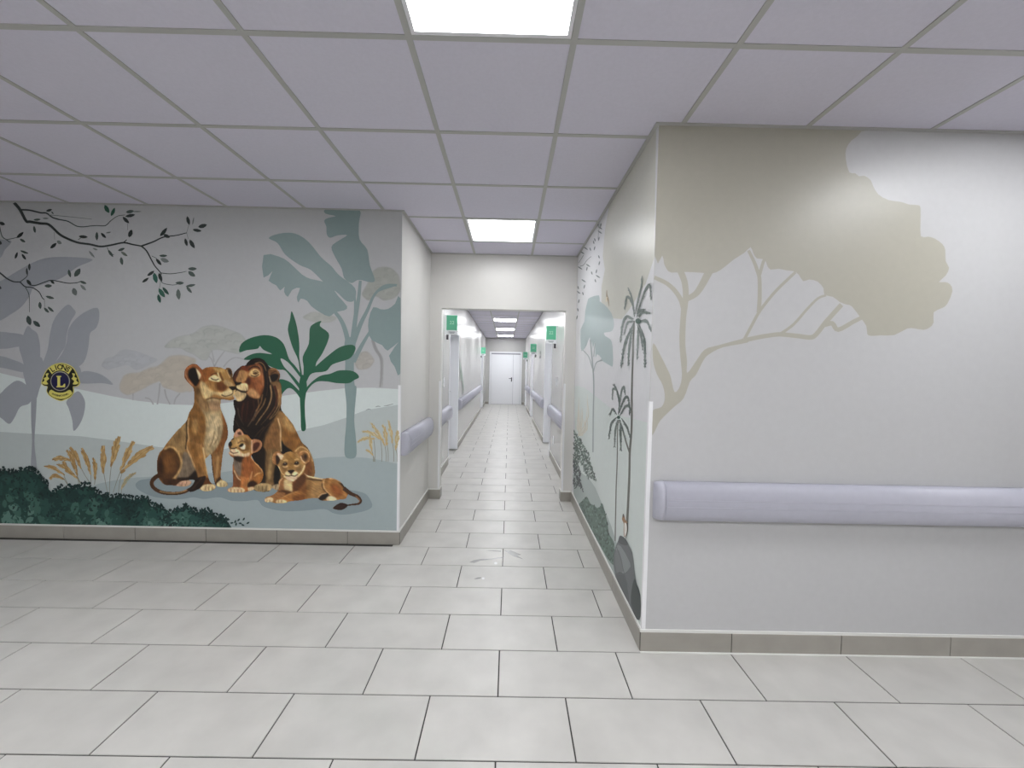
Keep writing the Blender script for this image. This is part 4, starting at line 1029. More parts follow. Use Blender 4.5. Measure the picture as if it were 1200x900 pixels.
c.fill([(264.6, 432), (270, 431.4), (272.8, 437), (272.4, 445), (268, 438)], (110, 80, 48), .4); c.fill([(268, 433.4), (270.6, 433.6), (271.6, 439), (269.6, 438)], (40, 26, 16), .3); c.line([(266, 433.4), (267.6, 438), (270.5, 443)], .9, (196, 168, 124))
c.fill([(216.3, 441), (217, 434), (221, 429), (226, 426.4), (231, 427), (235, 430.6), (237.4, 434), (236, 443), (234, 450), (229, 453), (224, 451), (219, 446)], (146, 84, 42), .35)
c.fill([(221.6, 434), (226, 431), (231, 432.4), (232, 438), (234.4, 443), (232.6, 449), (229.4, 452.4), (225, 447), (221, 441)], (24, 17, 12), .6)
c.line([(218, 434.5), (218.4, 440), (221, 445.6), (227, 452.4)], 1.1, (172, 128, 96), blur=.3); c.fill([(230, 431.4), (234, 435.6), (236, 440), (233.6, 445), (231.6, 437)], (206, 186, 156), .45); c.line([(220, 432), (225, 428.2), (231, 428.6)], 1.2, (176, 110, 62), blur=.4)
c.build('painted_lioness', mural, FL, .0003, gamma=GM, hair=.07, label='tan lioness sitting with eyes closed')

# sitting cub
c = Canvas(264, 500, 312, 580)
c.base([(274.6, 509), (277, 505), (280.5, 502.4), (284, 504.6), (286.4, 508.6), (291, 510), (295, 514.6), (300, 514.4), (305, 516), (307.7, 520), (306.4, 525), (302, 529.2), (296.4, 531.4), (294.6, 535), (298, 540), (304, 546), (308.6, 552), (308.4, 560), (305, 566), (298.6, 569), (298, 573.4), (292, 575.4), (287, 576.6), (278, 577.3), (269, 576.3), (267, 573.4), (270, 571.4), (273, 569.6), (273.5, 560), (272.8, 552), (273, 545), (274, 537), (271, 534.6), (268.4, 531), (269.8, 528), (268.3, 524), (267.8, 520), (271, 516), (273.6, 513)], (166, 104, 48))
c.fill([(273, 513), (279, 508), (288, 510), (294.6, 516), (295, 527), (292, 534), (285, 535.6), (276, 533), (270, 527), (270, 518)], (166, 128, 74), .5)
c.fill([(276, 516), (283, 512), (289, 516), (284, 519), (278, 523)], (184, 150, 98), 1)
c.fill([(287, 512), (292.5, 517), (293, 526), (289, 528), (288, 519)], (132, 92, 46), .9)
c.fill([(269.6, 528), (275, 525.4), (280, 527), (286, 531.6), (293, 530), (291.4, 535), (283, 535.8), (275, 534.2), (269, 531.6)], (212, 180, 150), .5)
c.fill([(267.8, 520), (271, 517), (272.4, 521), (270, 524.4)], (30, 20, 15), .3); c.line([(269.6, 524.6), (274, 525.6), (278, 524.2)], 1, BLK); c.line([(270, 528.6), (274, 531), (280, 529.6)], .8, (70, 40, 30)); c.line([(271.6, 515.4), (274.6, 513.4)], 1.3, (40, 26, 18))
c.fill([(281.6, 523.4), (285.6, 520), (288, 522), (287, 526.2), (284, 526.2)], (220, 206, 182), .3); c.fill([(280.2, 522.6), (284, 519.4), (286, 521), (283, 523.8)], (26, 18, 14), .3); c.line([(280, 525), (284, 527.8), (289, 527)], 1.1, (98, 62, 30), blur=.4); c.line([(279, 519.5), (284, 516.8), (289, 518.4)], 1, (110, 70, 32), blur=.4)
c.fill([(274.8, 508.6), (280.5, 502.8), (286, 509), (281.6, 510.6), (277, 512.4)], (192, 146, 122), .35); c.fill([(278.6, 507.4), (281.6, 505.6), (283.6, 509), (280.6, 509.6)], (98, 58, 42), .4)
c.fill([(295, 516), (301, 514.8), (307.4, 519), (306, 525), (301, 529.2), (296, 530.6)], (178, 126, 92), .35); c.fill([(297.4, 520), (303, 518), (305, 521), (301, 527), (297.4, 528.4)], (92, 42, 22), .5); c.line([(295.2, 516), (295.6, 523), (295.4, 531)], 1, (220, 188, 158))
c.fill([(273.6, 537), (284, 536.4), (284.6, 546), (282, 558), (279, 556.4), (275, 549)], (124, 108, 96), .7); c.fill([(275, 534.6), (287, 536), (283.6, 541.6), (276, 539)], (50, 36, 28), .7)
c.fill([(285, 537), (294, 535.6), (299, 545), (297, 557), (290, 564), (284, 560), (283.6, 546)], (152, 88, 40), 1); c.fill([(298, 543), (305, 549), (307, 555), (300, 556)], (156, 98, 44), .8)
c.line([(294.6, 535.6), (299, 541.6), (305, 548), (308.4, 554)], 1.1, (210, 166, 116), blur=.35)
c.fill([(283.4, 558), (291, 560), (296, 553), (294.6, 566), (290, 573.6), (281, 572)], (178, 114, 58), .6); c.line([(296, 552), (294, 560), (289, 570)], 1, (204, 160, 104), blur=.4)
c.fill([(297.6, 558), (303, 554), (308.4, 553), (307.4, 560), (302, 566), (297, 567)], (164, 106, 46), .6); c.line([(298, 558.6), (302, 555), (307, 553.8)], 1, (206, 166, 112), blur=.35)
c.fill([(273.4, 551), (279, 557), (282.4, 563), (280.6, 572), (273.6, 572)], (130, 78, 42), .6); c.line([(274.6, 551), (279, 559.6), (282.4, 562.6)], 1.2, (200, 172, 136), blur=.35)
c.fill([(291, 566), (297, 563), (302, 567), (297, 570), (291, 571)], (60, 32, 17), .7)
c.fill([(267.4, 573.4), (272, 571), (283, 571.2), (287.4, 574), (285, 577), (276, 577.4), (269, 576.4)], (204, 174, 140), .35); c.fill([(291, 571.6), (297, 570.4), (298.4, 573.4), (292, 575.4)], (196, 166, 132), .35)
for x in (271, 275, 279.4, 283.4): c.line([(x, 573), (x, 577)], .7, (140, 100, 72))
c.build('painted_lion_cub', mural, FL, .0006, gamma=GM, hair=.07, label='small cub sitting between the lions, looking left')

# lying cub
c = Canvas(306, 524, 428, 606)
tl = [(403, 572), (411, 578), (419, 581.6), (422.9, 586.6), (420.6, 590), (414, 591), (404, 592.4)]
tmk = c.stroke_mask(tl, 5, 1.6)
tp = [(390.4, 595.4), (396, 590.4), (401, 588.9), (407.4, 591), (406.6, 594), (402, 597), (397, 597.6)]
c.base([(319.3, 536), (321, 531), (325, 528.8), (329, 529.7), (332, 532), (336, 530), (341, 529), (346, 531.4), (350, 529.2), (356, 527.4), (361, 529.4), (363.7, 535), (363.2, 540), (359, 543.6), (358.4, 548), (356.6, 553), (361, 557), (368, 558.4), (378, 560.5), (386, 559.8), (393, 561), (400, 565), (405, 571.6), (409, 577), (407, 581), (405, 584.4), (396, 585.6), (392, 586.4), (384, 586.8), (376, 586.2), (372, 583.6), (360, 584.4), (352, 586.2), (340, 587.4), (334, 589.3), (325, 589.8), (318, 588.3), (312, 588.3), (310.4, 585), (313, 582), (318, 580.6), (324, 577), (327, 572), (326.8, 565), (330, 560), (333, 557.5), (330, 554), (327, 548), (325, 545.2), (321, 543.4), (319.3, 540)], (156, 111, 60), join=(tmk, c.mask(tp)))
c.fill([(360, 562), (377, 562), (379, 575), (373, 584), (358, 584)], (166, 127, 78), 1); c.fill([(358, 566), (365, 563), (364, 580), (357, 582)], (146, 104, 54), 1.4)
c.line([(357, 554.6), (362, 558), (370, 559.8), (379, 561.2)], 1.6, (228, 200, 166), blur=.4); c.line([(360, 560.6), (369, 562), (378, 563)], 1.4, (80, 56, 30), blur=.5)
c.fill([(343, 566), (350, 560), (357.4, 560), (360, 575), (357.6, 586), (345, 587)], (136, 86, 40), .8); c.fill([(347, 562), (355.4, 554), (359, 560), (352.6, 572), (345, 576), (343, 568)], (104, 60, 28), 1)
c.fill([(327, 568), (331, 560), (334.6, 565), (334.6, 576), (327, 579)], (152, 102, 58), .7); c.line([(327.6, 570), (328, 564.4), (331.6, 560)], 1.2, (212, 172, 128), blur=.4)
c.fill([(333.6, 562), (341, 563), (343, 570), (342, 578), (336, 578.4), (333, 570)], (198, 174, 130), .7)
c.fill([(326, 576), (334, 574), (343, 577), (336, 580), (329, 582)], (92, 52, 24), .8)
c.fill([(312, 585), (319, 580.4), (328, 576.4), (335, 578), (330, 583), (320, 586)], (156, 106, 60), .6)
c.fill([(330, 583.4), (340, 578.6), (350, 575.6), (358.6, 578.6), (359, 584.6), (350, 587), (336, 589.6), (327, 589.6)], (168, 112, 52), .6); c.fill([(343, 582), (356, 579), (357.6, 585), (346, 587)], (128, 78, 34), 1.1); c.line([(331, 582.8), (341, 578.2), (350, 575.4)], .9, (190, 142, 84), blur=.4)
c.fill([(310.6, 584.6), (316, 582.4), (320.4, 584), (319, 588.4), (312, 588.4)], (202, 176, 142), .4); c.fill([(323.6, 586.4), (331, 585), (336.6, 587), (334, 589.8), (326, 589.8)], (204, 178, 138), .4)
for x in (313.4, 316.6, 327, 330.6): c.line([(x, 585.6), (x - .4, 589)], .6, (130, 96, 66))
c.fill([(378.4, 562), (386, 559.8), (394, 561.4), (400, 565), (405.6, 574), (407, 581), (396, 586), (390, 582), (382, 576), (378, 568)], (162, 113, 58), .6); c.fill([(388, 568), (396, 568), (402, 578), (396, 582), (390, 577)], (152, 88, 38), 1.4)
c.line([(380.4, 561), (379.2, 568), (382.4, 575), (389, 581.4)], 1.6, (200, 162, 112), blur=.5); c.line([(377.6, 566), (378.6, 572), (384, 578.4), (389, 582.6)], 1, (84, 56, 32), blur=.4)
c.line([(398, 563.6), (403.6, 570.4), (409, 577)], 3, (72, 44, 24), blur=.6); c.line([(386, 560.4), (394, 561.8), (400, 565.6)], 1, (206, 172, 126), blur=.35)
c.lay(c.blur(tmk, .25), (80, 48, 26)); c.line([(417, 581), (421.8, 586), (420, 588.8)], 1.1, (168, 116, 72), blur=.3); c.fill(tp, (58, 30, 18), .3)
c.fill([(373.4, 584), (378, 579.4), (384.6, 578), (384, 583), (377, 586.2)], (40, 28, 18), .5); c.line([(373, 583), (377, 579), (383, 577.6)], 1, (204, 172, 140), blur=.35); c.fill([(382.6, 583.6), (387, 581), (393, 582.6), (394.4, 586), (385, 587)], (212, 190, 160), .4)
# head
c.fill([(326, 541), (331, 532.4), (341, 529), (351, 533), (357.6, 543), (356.6, 552), (350, 559.4), (342.6, 564), (337, 562), (330, 556)], (172, 132, 78), .4)
c.fill([(335, 533), (341, 530.4), (347, 533), (346, 546), (341.6, 551), (337.4, 546)], (150, 110, 54), 1); c.fill([(330, 544), (336, 547), (336, 553), (331, 552)], (136, 98, 54), 1); c.fill([(348, 546), (353, 544), (353, 551), (348, 553)], (150, 112, 64), 1)
c.line([(326.4, 546), (330, 555), (336, 559.6)], 1.4, (222, 198, 160), blur=.4); c.line([(357.4, 545), (354.6, 552), (349.4, 558.4)], 1.4, (222, 198, 160), blur=.4)
c.fill([(334.6, 553.6), (338, 552), (341.5, 555.6), (345.6, 552), (349.6, 553.6), (348.6, 557), (342, 557.6), (335.4, 557.4)], (216, 194, 156), .5); c.fill([(335, 558.4), (342, 557.8), (349, 557.2), (347, 562), (342, 564.2), (337, 562)], (216, 186, 160), .4)
c.fill([(337.4, 551.6), (341, 550.6), (345.6, 551), (343, 554.2), (341.6, 555.2), (340, 554.2)], (40, 22, 16), .3); c.line([(341.7, 554.6), (341.8, 557.2)], .7, (60, 36, 28)); c.line([(334.4, 556.6), (338, 557.6), (341.8, 557), (345.8, 557.8), (349.2, 555.4)], .9, (50, 32, 24), blur=.25)
for x, y in ((334.6, 543.4), (348, 542.4)):
    c.fill([(x - 3, y + .4), (x, y - 2.2), (x + 2.8, y), (x + 1, y + 2), (x - 1.6, y + 2)], (52, 32, 22), .35); c.line([(x - 3, y + 2.8), (x, y + 3.8), (x + 3, y + 2.6)], 1, (210, 182, 138), blur=.35); c.line([(x - 2.6, y - 3.4), (x + .6, y - 4.6), (x + 3, y - 3.4)], 1, (206, 174, 122), blur=.4); c.line([(x - .7, y - .6), (x + .2, y - .9)], .7, (220, 210, 196), blur=.15)
c.fill([(319.3, 537), (321, 531), (325, 528.8), (329, 529.8), (332, 532.4), (328, 541), (325, 545.2), (321, 543.4)], (162, 112, 66), .3); c.fill([(324, 533.4), (329, 534.4), (328, 540.4), (325, 544.8), (323.6, 540)], (58, 34, 22), .5); c.fill([(325, 531), (332.4, 533.4), (330, 539), (327.6, 536)], (218, 188, 162), .45); c.line([(320.4, 540), (320.2, 535), (323, 531)], .9, (192, 146, 96), blur=.3)
c.fill([(350, 530.6), (356, 527.6), (361, 529.4), (363.6, 535), (363, 540), (359, 543.6), (354.6, 540), (351, 534.4)], (164, 116, 68), .3); c.fill([(353, 534), (358, 530.8), (361, 534), (360.4, 539), (356.6, 541), (354, 538)], (112, 76, 42), .5); c.fill([(356.6, 534), (359, 532.6), (359.6, 536), (357.6, 538)], (60, 38, 24), .5); c.line([(352.6, 534.4), (354.4, 539), (358.4, 542.8)], 1, (220, 190, 160), blur=.35); c.line([(351.4, 531), (356, 528.4), (361, 530.6), (363, 536)], .9, (206, 162, 112), blur=.3)
c.build('painted_lion_cub', mural, FL, .0009, gamma=GM, hair=.06, ang=30, label='cub lying at the right with its tail curled')

# ------------------------------------------------------------------ emblem on the mural
ex, ey, ez = on_y(72, 447.2, YL)
emb = empty('round_emblem', (ex, YL - .005, ez))
tag(emb, 'small gold and navy emblem with a big letter L on the mural', 'emblem')
GOLD = mat('emblem_gold', (224, 214, 112), .4); NAVY = mat('emblem_navy', (22, 18, 66), .4); EBLK = mat('emblem_black', (22, 22, 18), .4)
def plate_poly(name, pts, y0, t, m, smooth=4, cast=True):
    q = catmull(pts, smooth) if smooth > 1 else pts
    P = [on_y(p[0], p[1], YL) for p in q]
    r0_ = [(p[0] - ex, y0, p[2] - ez) for p in P]; r1_ = [(p[0] - ex, y0 - t, p[2] - ez) for p in P]
    return MB().sweep([r0_, r1_]).build(name, m, emb)
OUT = [(72, 425.3), (80, 426.8), (87, 431), (91, 438), (94.6, 448.6), (91.4, 452.6), (87, 453.4), (87.4, 459), (84, 465), (77, 468.4), (72.5, 470), (66, 468), (59, 464), (55.5, 458.5), (56.4, 453.2), (52, 452), (49.4, 448.4), (52, 440), (56, 433), (63, 427.4)]
plate_poly('gold_edge', OUT, .0004, .002, GOLD, 3)
plate_poly('black_field', [(72 + (x - 72) * .955, 447 + (y - 447) * .955) for x, y in OUT], -.0017, .0008, EBLK, 3)
def circ(r, n=28): return [(71.8 + r * math.cos(2 * math.pi * k / n), 446.6 + r * math.sin(2 * math.pi * k / n)) for k in range(n)]
plate_poly('gold_ring', circ(11.4), -.0026, .0006, mat('emblem_silver', (168, 166, 150), .4), 1)
plate_poly('navy_disc', circ(10.4), -.0033, .0006, NAVY, 1)
def arc(r, a0, a1, n=12): return [(71.8 + r * math.cos(math.radians(a0 + (a1 - a0) * k / n)), 446.6 - r * math.sin(math.radians(a0 + (a1 - a0) * k / n))) for k in range(n + 1)]
plate_poly('top_banner', arc(20, 46, 134) + arc(12.6, 140, 40), -.0026, .0006, GOLD, 1)
plate_poly('bottom_banner', [(58.6, 459.6), (61.4, 456.6), (66, 459.2), (72, 460.2), (78, 459.2), (82.6, 456.8), (85.6, 459.6), (84.4, 462.6), (79, 466), (72.4, 467.6), (65.6, 466), (60, 462.8)], -.0026, .0006, GOLD, 2)
for s_ in (-1, 1):
    plate_poly('lion_head', [(72 + s_ * x, y) for x, y in ((13.6, 437.4), (17.2, 438.2), (16.2, 441.6), (19.4, 443.2), (18.4, 446), (21.4, 448.6), (18, 450.6), (14.2, 450), (16.4, 446.6), (13, 443.8), (15.2, 441))], -.0026, .0006, GOLD, 2)
UPX = abs(on_y(73, 447, YL)[0] - ex)
def emblem_text(ch, px, py, size, ang, m, name):
    me = text_mesh(ch, size * UPX, .022)
    me.transform(Matrix.Rotation(ang, 4, 'Z')); me.transform(Matrix.Rotation(math.pi / 2, 4, 'X'))
    P = on_y(px, py, YL); me.transform(Matrix.Translation((P[0] - ex, -.0042, P[2] - ez)))
    put(name, me, m, emb)
for k, ch in enumerate('LIONS'):
    a = 124 - 17 * k; emblem_text(ch, 71.8 + 16.1 * math.cos(math.radians(a)), 446.6 - 16.1 * math.sin(math.radians(a)), 8.4, math.radians(a - 90), EBLK, 'letter')
for k, ch in enumerate('INTERNATIONAL'):
    a = -121 + 5.2 * k; emblem_text(ch, 71.8 + 17.4 * math.cos(math.radians(a)), 446.4 - 17.4 * math.sin(math.radians(a)), 3, math.radians(a + 90), EBLK, 'small_letter')
# serif letter L
plate_poly('letter', [(67.6, 440.4), (73.2, 440.4), (73.2, 441.6), (71.9, 442), (71.9, 452), (75, 452), (76.6, 449.6), (77.9, 449.8), (77.6, 453.9), (67.6, 453.9), (67.6, 452.7), (68.8, 452.3), (68.8, 442), (67.6, 441.6)], -.0040, .0006, GOLD, 1)

# ------------------------------------------------------------------ right wall front: acacia silhouette
TAN = (169, 166, 154)
mur2 = empty('wall_mural', (2.0, YR, .1135))
tag(mur2, 'large beige acacia silhouette painted on the right wall', 'mural')
f = Film('y', YR, -1, GAIN['front'], .0006)
f.raw([(XR + .0005, YR - .0006, .1135), (X1 - .001, YR - .0006, .1135), (X1 - .001, YR - .0006, H), (XR + .0005, YR - .0006, H)], [(0, 1, 2, 3)], (186, 186, 187))
f.build('painted_background', mur2)
f = Film('y', YR, -1, GAIN['front'], .0009)
crown = [(769.5, 140), (1000, 140), (1009.5, 154), (997.5, 165), (991.5, 174.5), (991, 186.5), (995, 202), (1002, 203), (1006.5, 206.7), (1012.5, 206), (1020, 211), (1023, 218), (1029, 227.7), (1041, 234.5), (1056, 236.7), (1065, 239.7), (1075.5, 240.5), (1078.5, 244), (1078.5, 260), (1079, 277), (1087, 277.4), (1095, 279.5), (1104, 286), (1107.5, 293), (1108, 306), (1112, 314), (1108, 323), (1100, 330.5), (1107, 330.5), (1113, 333), (1116, 341), (1110, 356), (1104, 361), (1094, 366), (1094, 378), (1089, 384), (1082, 386.6), (1072, 385), (1063, 385), (1048, 392.6), (1032, 393), (1020, 393.6), (1016, 391), (1015, 382), (1008, 372), (998, 359), (992, 357), (984, 354), (976, 348), (966, 345.5), (965, 338), (958, 330), (948, 327.6), (941, 329.6), (936, 322), (930, 318), (922, 317), (912, 315), (903, 316), (899, 311.5), (896, 304), (887, 303), (882.5, 296.5), (879.5, 289.7), (872, 296.5), (860, 304), (845, 316), (834.5, 320.5), (822.5, 319.7), (803, 318.7), (786.5, 319.5), (781, 315), (778, 308.5), (776, 299.5), (766.5, 299.5)]
f.poly(crown, TAN, 2)
f.build('painted_acacia_crown', mur2)
f = Film('y', YR, -1, GAIN['front'], .0010)
f.poly([(763.6, 482.6), (775, 477), (779, 466.7), (776.7, 452), (769.5, 438), (765.2, 422), (765.4, 402), (773.8, 416), (782.5, 433.5), (786, 442), (790.4, 459.5), (797, 452), (799, 438), (797, 416), (796, 394.5), (797.5, 370), (799, 355), (806, 355), (804, 372), (803, 401.7), (805, 423), (805.3, 437), (815.7, 423), (825.8, 409.6), (841.7, 404.6), (870.6, 396.9), (876, 396.5), (876, 401.4), (847.5, 406.9), (831.6, 414.7), (824.4, 422), (815.7, 439), (808.5, 447), (801, 466.7), (789.7, 477), (773.8, 492.7), (768, 504), (763.4, 509)], TAN, 3)
for pts, w0, w1 in (([(766.5, 325), (781, 332), (791, 341), (798, 352), (801, 362)], 4.6, 6), ([(797, 317), (802, 330), (803.6, 345), (802.6, 358)], 7.5, 6.6), ([(831, 318), (822, 335), (815, 344.5), (805, 350.5)], 9, 6),
                    ([(870, 399.2), (890, 395), (910, 392), (920, 392.3), (935, 393.8), (950, 395.4), (957, 391), (968, 377), (986, 357)], 5, 5.6), ([(964, 381), (975, 379), (982, 386.4), (1000, 377), (1010, 372)], 6, 4.6),
                    ([(915, 391), (930, 380), (945, 363), (958, 350), (968, 346)], 3.4, 2.6), ([(872.5, 397), (880, 383), (888, 368), (895, 358), (910, 340), (932, 319)], 3.6, 3.4), ([(889, 366), (890, 350), (890, 330), (889, 320)], 5, 4.4), ([(889.4, 323), (884, 308), (877, 293.5)], 4.6, 3.6), ([(890, 322), (894, 308), (897, 302)], 3.8, 3.6)):
    f.stroke(pts, w0, w1, TAN)
f.build('painted_acacia_trunk', mur2)

# ------------------------------------------------------------------ right wall, passage side: palms
mur3 = empty('wall_mural', (XR, 3.3, .1135))
tag(mur3, 'painted palms, rocks and bushes on the passage side of the right wall', 'mural')
def sf(b_): return Film('x', XR, -1, GAIN['side'], b_)
f = sf(.0006)
f.raw([(XR - .0006, YR + .0005, .1135), (XR - .0006, YO - .0005, .1135), (XR - .0006, YO - .0005, H), (XR - .0006, YR + .0005, H)], [(0, 1, 2, 3)], (190, 190, 192))
f.build('painted_background', mur3)
CR = 767.2
f = sf(.0009)
f.poly([(769.5, 140), (735, 200), (714, 236), (709, 270), (706.5, 300), (709, 316), (705, 336), (705, 358), (712, 366), (719, 373), (729, 374), (738, 362), (747, 348), (757, 332), (CR, 302)], (176, 175, 166), 1)
f.build('painted_acacia_crown', mur3)
f = sf(.0010); f.poly([(672.5, 452), (679, 452.5), (686, 455), (698, 464), (714, 477), (724, 485), (731, 488.5), (742, 490.6), (757, 494.7), (764, 497), (760, 760), (672.5, 640)], (184, 191, 188), 1)
f.build('painted_hill', mur3)
f = sf(.0012); f.poly([(671.5, 556), (680, 553), (690, 560), (698, 572), (708, 596), (716, 615), (724, 640), (724, 700), (671, 640)], (150, 160, 157), 1)
f.build('painted_ground', mur3)
f = sf(.0014)
f.poly([(691, 349), (702, 346), (703, 353), (708.5, 357), (716.7, 367), (719.6, 379), (718, 387), (714, 389), (708, 390), (709.7, 394), (715.5, 397.7), (718, 406), (718.4, 427), (716, 429), (706, 423), (701, 424.5), (705, 420), (700, 415), (698, 419), (697.4, 401), (695, 408), (694, 400), (692.5, 408), (691.4, 395), (687.5, 404.7), (681.7, 411.7), (680.5, 400), (680.5, 386), (685, 376.7), (686, 365), (688.7, 353)], (143, 157, 157), 2)
for pts, w in (([(692, 398), (694, 420), (695.6, 440), (696, 460), (695.5, 480), (695, 530)], 1.5), ([(683, 410), (690, 418), (694.5, 432)], 1), ([(706, 422), (699, 425), (695.5, 436)], 1), ([(697.5, 402), (696, 418)], .8)): f.stroke(pts, w, w, (132, 140, 140))
f.build('painted_acacia', mur3, 'pale blue-green tree on a thin trunk')
PD, PM = (70, 82, 77), (102, 112, 107)
def palm(name, trunks, fronds, crownpt, label):
    f = sf(.0018)
    for pts, w0, w1 in trunks: f.stroke(pts, w0, w1, (92, 92, 86))
    rg = random.Random(int(crownpt[0]))
    for pts, w, c_ in fronds:
        w *= 1.5; f.stroke(pts, w * .35, .4, c_, mid=w)
        q = catmull(pts, 5, False)
        for i in range(2, len(q)):
            d = q[i] - q[i - 1]; a = math.degrees(math.atan2(d[1], d[0]))
            for s_ in (-1, 1, 0): f.leaf(q[i][0] + rg.uniform(-.5, .5), q[i][1] + rg.uniform(0, 1.8), a + s_ * rg.uniform(10, 40), w * 1.7, w * .34, c_ if rg.random() < .6 else PM)
    f.poly([(crownpt[0] + crownpt[2] * math.cos(k), crownpt[1] + crownpt[2] * math.sin(k)) for k in (0, 1, 2, 3, 4, 5)], (40, 70, 60), 3)
    f.build(name, mur3, label)
palm('painted_palm', [([(743.5, 376), (742.3, 400), (741.8, 420), (740.8, 455), (740.7, 485), (740.3, 505), (738.4, 529), (737.9, 555), (736.4, 590), (735.4, 608), (734.6, 622)], 1.8, 2.8), ([(731, 508), (734, 518), (738, 530)], 1.6, 2)],
     [([(743, 379), (736.5, 393), (731.5, 408), (728.6, 427)], 2.4, PD), ([(742, 380), (739, 398), (737.4, 412), (737, 426)], 2, PM), ([(749, 380), (754, 394), (756, 408), (756.4, 427)], 2.6, PD), ([(748, 382), (748, 398), (747.4, 418)], 1.8, PM), ([(747, 380), (751, 392), (753.6, 408)], 1.4, PD),
      ([(743, 374), (735, 370.5), (730, 380), (727.6, 398)], 2, PM), ([(743, 376), (736, 378), (732, 390)], 1.6, PM), ([(744, 371), (742.4, 358), (740, 346), (737, 338)], 1.6, PM), ([(743.4, 362), (739, 350), (735, 348), (732.6, 360)], 1.6, PM), ([(745, 368), (748, 352), (752, 336), (753, 324)], 1.5, PM), ([(747, 368), (753, 350), (758, 338), (762, 333.4), (763.6, 348)], 1.7, PD), ([(749, 371), (754, 365.5), (761, 366)], 2, PD), ([(751, 376), (758, 376), (763.4, 386)], 2.2, PM), ([(747, 372), (750, 364), (756, 362)], 1.4, PD)], (748.6, 376.4, 3.4), 'tall dark palm tree')
palm('painted_palm', [([(725, 492), (724, 505), (723.6, 540), (722.4, 570), (721.8, 600), (721.2, 634)], 1.1, 1.3)],
     [([(725, 486), (726, 471), (723, 457), (720, 450)], 1.6, PD), ([(723, 458), (719, 455), (718, 466)], 1.2, PM), ([(725.6, 482), (728, 462), (731, 453), (733, 460)], 1.6, PM), ([(726, 484), (731.5, 468), (736, 465), (738, 474)], 1.7, PD), ([(727, 487), (733, 476.4), (738, 476), (738.4, 484)], 1.7, PD), ([(723, 486), (718.6, 479), (715, 484.6)], 1.5, PD), ([(723, 489), (717, 496), (714, 512)], 1.8, PD), ([(724, 492), (721.4, 505), (720.6, 522)], 1.7, PM), ([(727, 492), (727.4, 508), (728, 526)], 2, PD), ([(728.6, 490), (735, 500), (739, 511)], 1.6, PD), ([(726, 492), (729, 500), (733, 512)], 1.5, PD)], (725.4, 489, 2), 'small dark palm beside the tall one')
f = sf(.0016)
for k in range(26):
    rd_ = .5; r_ = random.Random(k); x = r_.uniform(675, 689); y = r_.uniform(462, 500)
    f.stroke([(680 + r_.uniform(-3, 3), 511), (x + r_.uniform(-1, 1), (y + 511) / 2), (x, y)], rd_, .3, (192, 188, 176) if k % 2 else (180, 175, 160), mid=.9)
f.build('painted_reeds', mur3)
def bush(name, pts, n, seed, cols, s0, label=None, b_=.0020):
    f = sf(b_); rg = random.Random(seed)
    if s0 > 2: f.poly(pts, cols[1], 3)
    xs = [p[0] for p in pts]; ys = [p[1] for p in pts]
    def inside(x, y):
        r_ = False
        for (a, b2), (c_, d) in zip(pts, pts[1:] + pts[:1]):
            if (b2 > y) != (d > y) and x < a + (y - b2) * (c_ - a) / (d - b2): r_ = not r_
        return r_
    k = 0
    while k < n:
        x, y = rg.uniform(min(xs) - 1, max(xs) + 1), rg.uniform(min(ys) - 1, max(ys) + 1)
        if inside(x, y):
            f.leaf(x, y, rg.uniform(50, 130), rg.uniform(s0, s0 * 2), s0 * .7, rg.choice(cols)); k += 1
    f.build(name, mur3, label)
BC = [(36, 54, 48), (62, 82, 74), (104, 122, 112), (48, 68, 60)]
bush('painted_bush', [(673, 505), (676, 509), (682, 517), (687, 527), (691, 531), (692, 542), (698, 558), (699.5, 565), (695, 560), (689.5, 562), (684, 552), (680, 540), (677, 545), (672.4, 553), (672.4, 520)], 330, 5, BC, 2, 'leafy bush near the corridor opening')
bush('painted_bush', [(672.4, 538), (677, 542), (680.5, 553), (681.7, 567), (684, 577), (678, 568), (674.5, 573), (672.4, 567)], 110, 6, [(36, 44, 46), (66, 76, 78), (26, 34, 36)], 2, b_=.0024)
bush('painted_bush', [(678, 594), (684, 586), (688, 582), (692, 590), (696, 592), (702, 596), (706, 590), (709, 600), (712, 612), (714, 625), (718, 632), (720.5, 640), (720.5, 662), (712, 654), (704, 640), (690, 616)], 220, 8, [(44, 68, 58), (70, 94, 83), (32, 54, 46), (94, 116, 105)], 2.4, 'grass-green bush low beside the rock')
f = sf(.0028)
f.poly([(727.5, 627.5), (734, 632), (738, 640), (741.7, 648), (744, 667), (746.7, 685), (751, 697), (751.4, 722), (747, 726), (736.7, 706), (721.7, 676), (719.6, 650), (725, 633)], (86, 90, 92), 2)
f.poly([(722.4, 642), (728, 640), (739, 660), (738, 666), (732, 672), (724, 668)], (118, 122, 124), 2)
f.poly([(721, 650), (726, 645), (731, 668), (724, 674)], (100, 103, 104), 2)
f.poly([(727.5, 627.5), (734, 632), (736, 639), (729, 638), (725, 635)], (58, 62, 64), 2)
f.poly([(744, 678), (747, 685), (751, 697), (751.4, 722), (747, 726), (740, 708), (741, 690)], (32, 44, 44), 2)
f.poly([(722, 672), (733, 673), (736, 690), (738, 706), (730, 694)], (66, 70, 72), 2)
f.stroke([(723, 641), (728, 655), (732, 672), (738, 690)], .8, .8, (78, 82, 84)); f.stroke([(722, 672), (731, 673), (739, 668)], .8, .8, (80, 84, 86))
f.build('painted_rock', mur3, 'grey rock near the corner')
f = sf(.0032)
f.poly([(730, 605), (731, 602), (732.4, 605), (733.4, 609), (736, 613), (736, 620), (734.4, 627), (732, 629), (731.4, 622), (731.6, 614), (729.6, 609)], (140, 102, 66), 3)
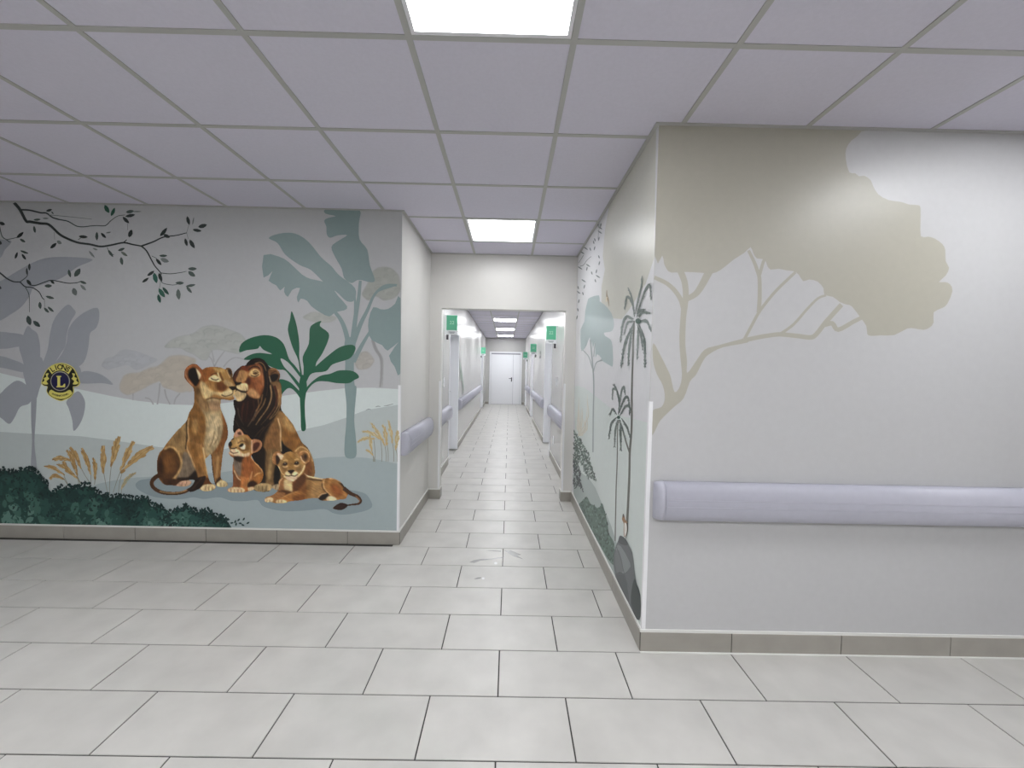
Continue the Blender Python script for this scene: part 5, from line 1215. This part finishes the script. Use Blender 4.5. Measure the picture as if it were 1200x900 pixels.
f.poly([(732.4, 613), (735, 615), (735, 624), (732.4, 628)], (202, 200, 194), 3); f.poly([(730.2, 604), (731, 602), (732.2, 604.6), (731.4, 607)], (40, 36, 32), 3); f.stroke([(735.6, 613), (736, 621), (734, 631)], 1.4, .6, (52, 46, 40))
f.build('painted_bird', mur3, 'small brown and white bird on the rock')
f = sf(.0018); f.stroke([(711.4, 340), (711.4, 346), (713, 352), (714, 359)], .6, .5, (132, 116, 88), mid=2.2); f.stroke([(711.6, 348), (710.4, 354)], 1, .6, (196, 180, 150)); f.build('painted_bird', mur3)
f = sf(.0018)
for k, (x, y) in enumerate([(701, 263), (704.4, 264), (703.2, 272), (697.4, 281), (702, 280), (686.6, 291), (692, 292), (697, 291), (682.6, 296), (702.2, 301), (702.6, 308.5), (689.4, 311), (693.8, 320), (699.2, 318), (701, 324), (698, 329), (688, 315), (684.2, 329), (677.8, 337), (685, 336), (678, 342.5), (683.4, 344), (678.6, 353), (680, 314), (677.4, 363), (676.4, 372), (703.6, 267), (696, 284)]):
    f.leaf(x, y, 70 + 40 * math.sin(k * 2.1), 4 + (k % 3), 1.5, (78, 88, 88))
f.stroke([(680, 312), (684, 310.6), (688, 305), (693, 300.6)], .9, .6, (110, 116, 114)); f.stroke([(684, 299), (681, 304), (678.6, 308)], .8, .5, (110, 116, 114)); f.stroke([(703.5, 262), (702, 270), (701, 280)], .5, .5, (120, 126, 124))
f.build('painted_branch', mur3)

# ------------------------------------------------------------------ green leaf in the corridor mural
XC = sk(CXL, 7.9)
mur4 = empty('wall_mural', (XC, 7.9, 1.2))
tag(mur4, 'faint green leaf painted on the left corridor wall past the first door', 'mural')
f = Film('x', XC, 1, GAIN['cor'], .006)
f.poly([(538.4, 423), (540, 430), (541.6, 437), (542.6, 446), (543.6, 456), (542, 453), (540.6, 446), (539, 446), (538.4, 436)], (128, 144, 132), 3)
f.stroke([(541.6, 448), (542.2, 462)], .6, .6, (140, 152, 142))
f.build('painted_leaf', mur4)
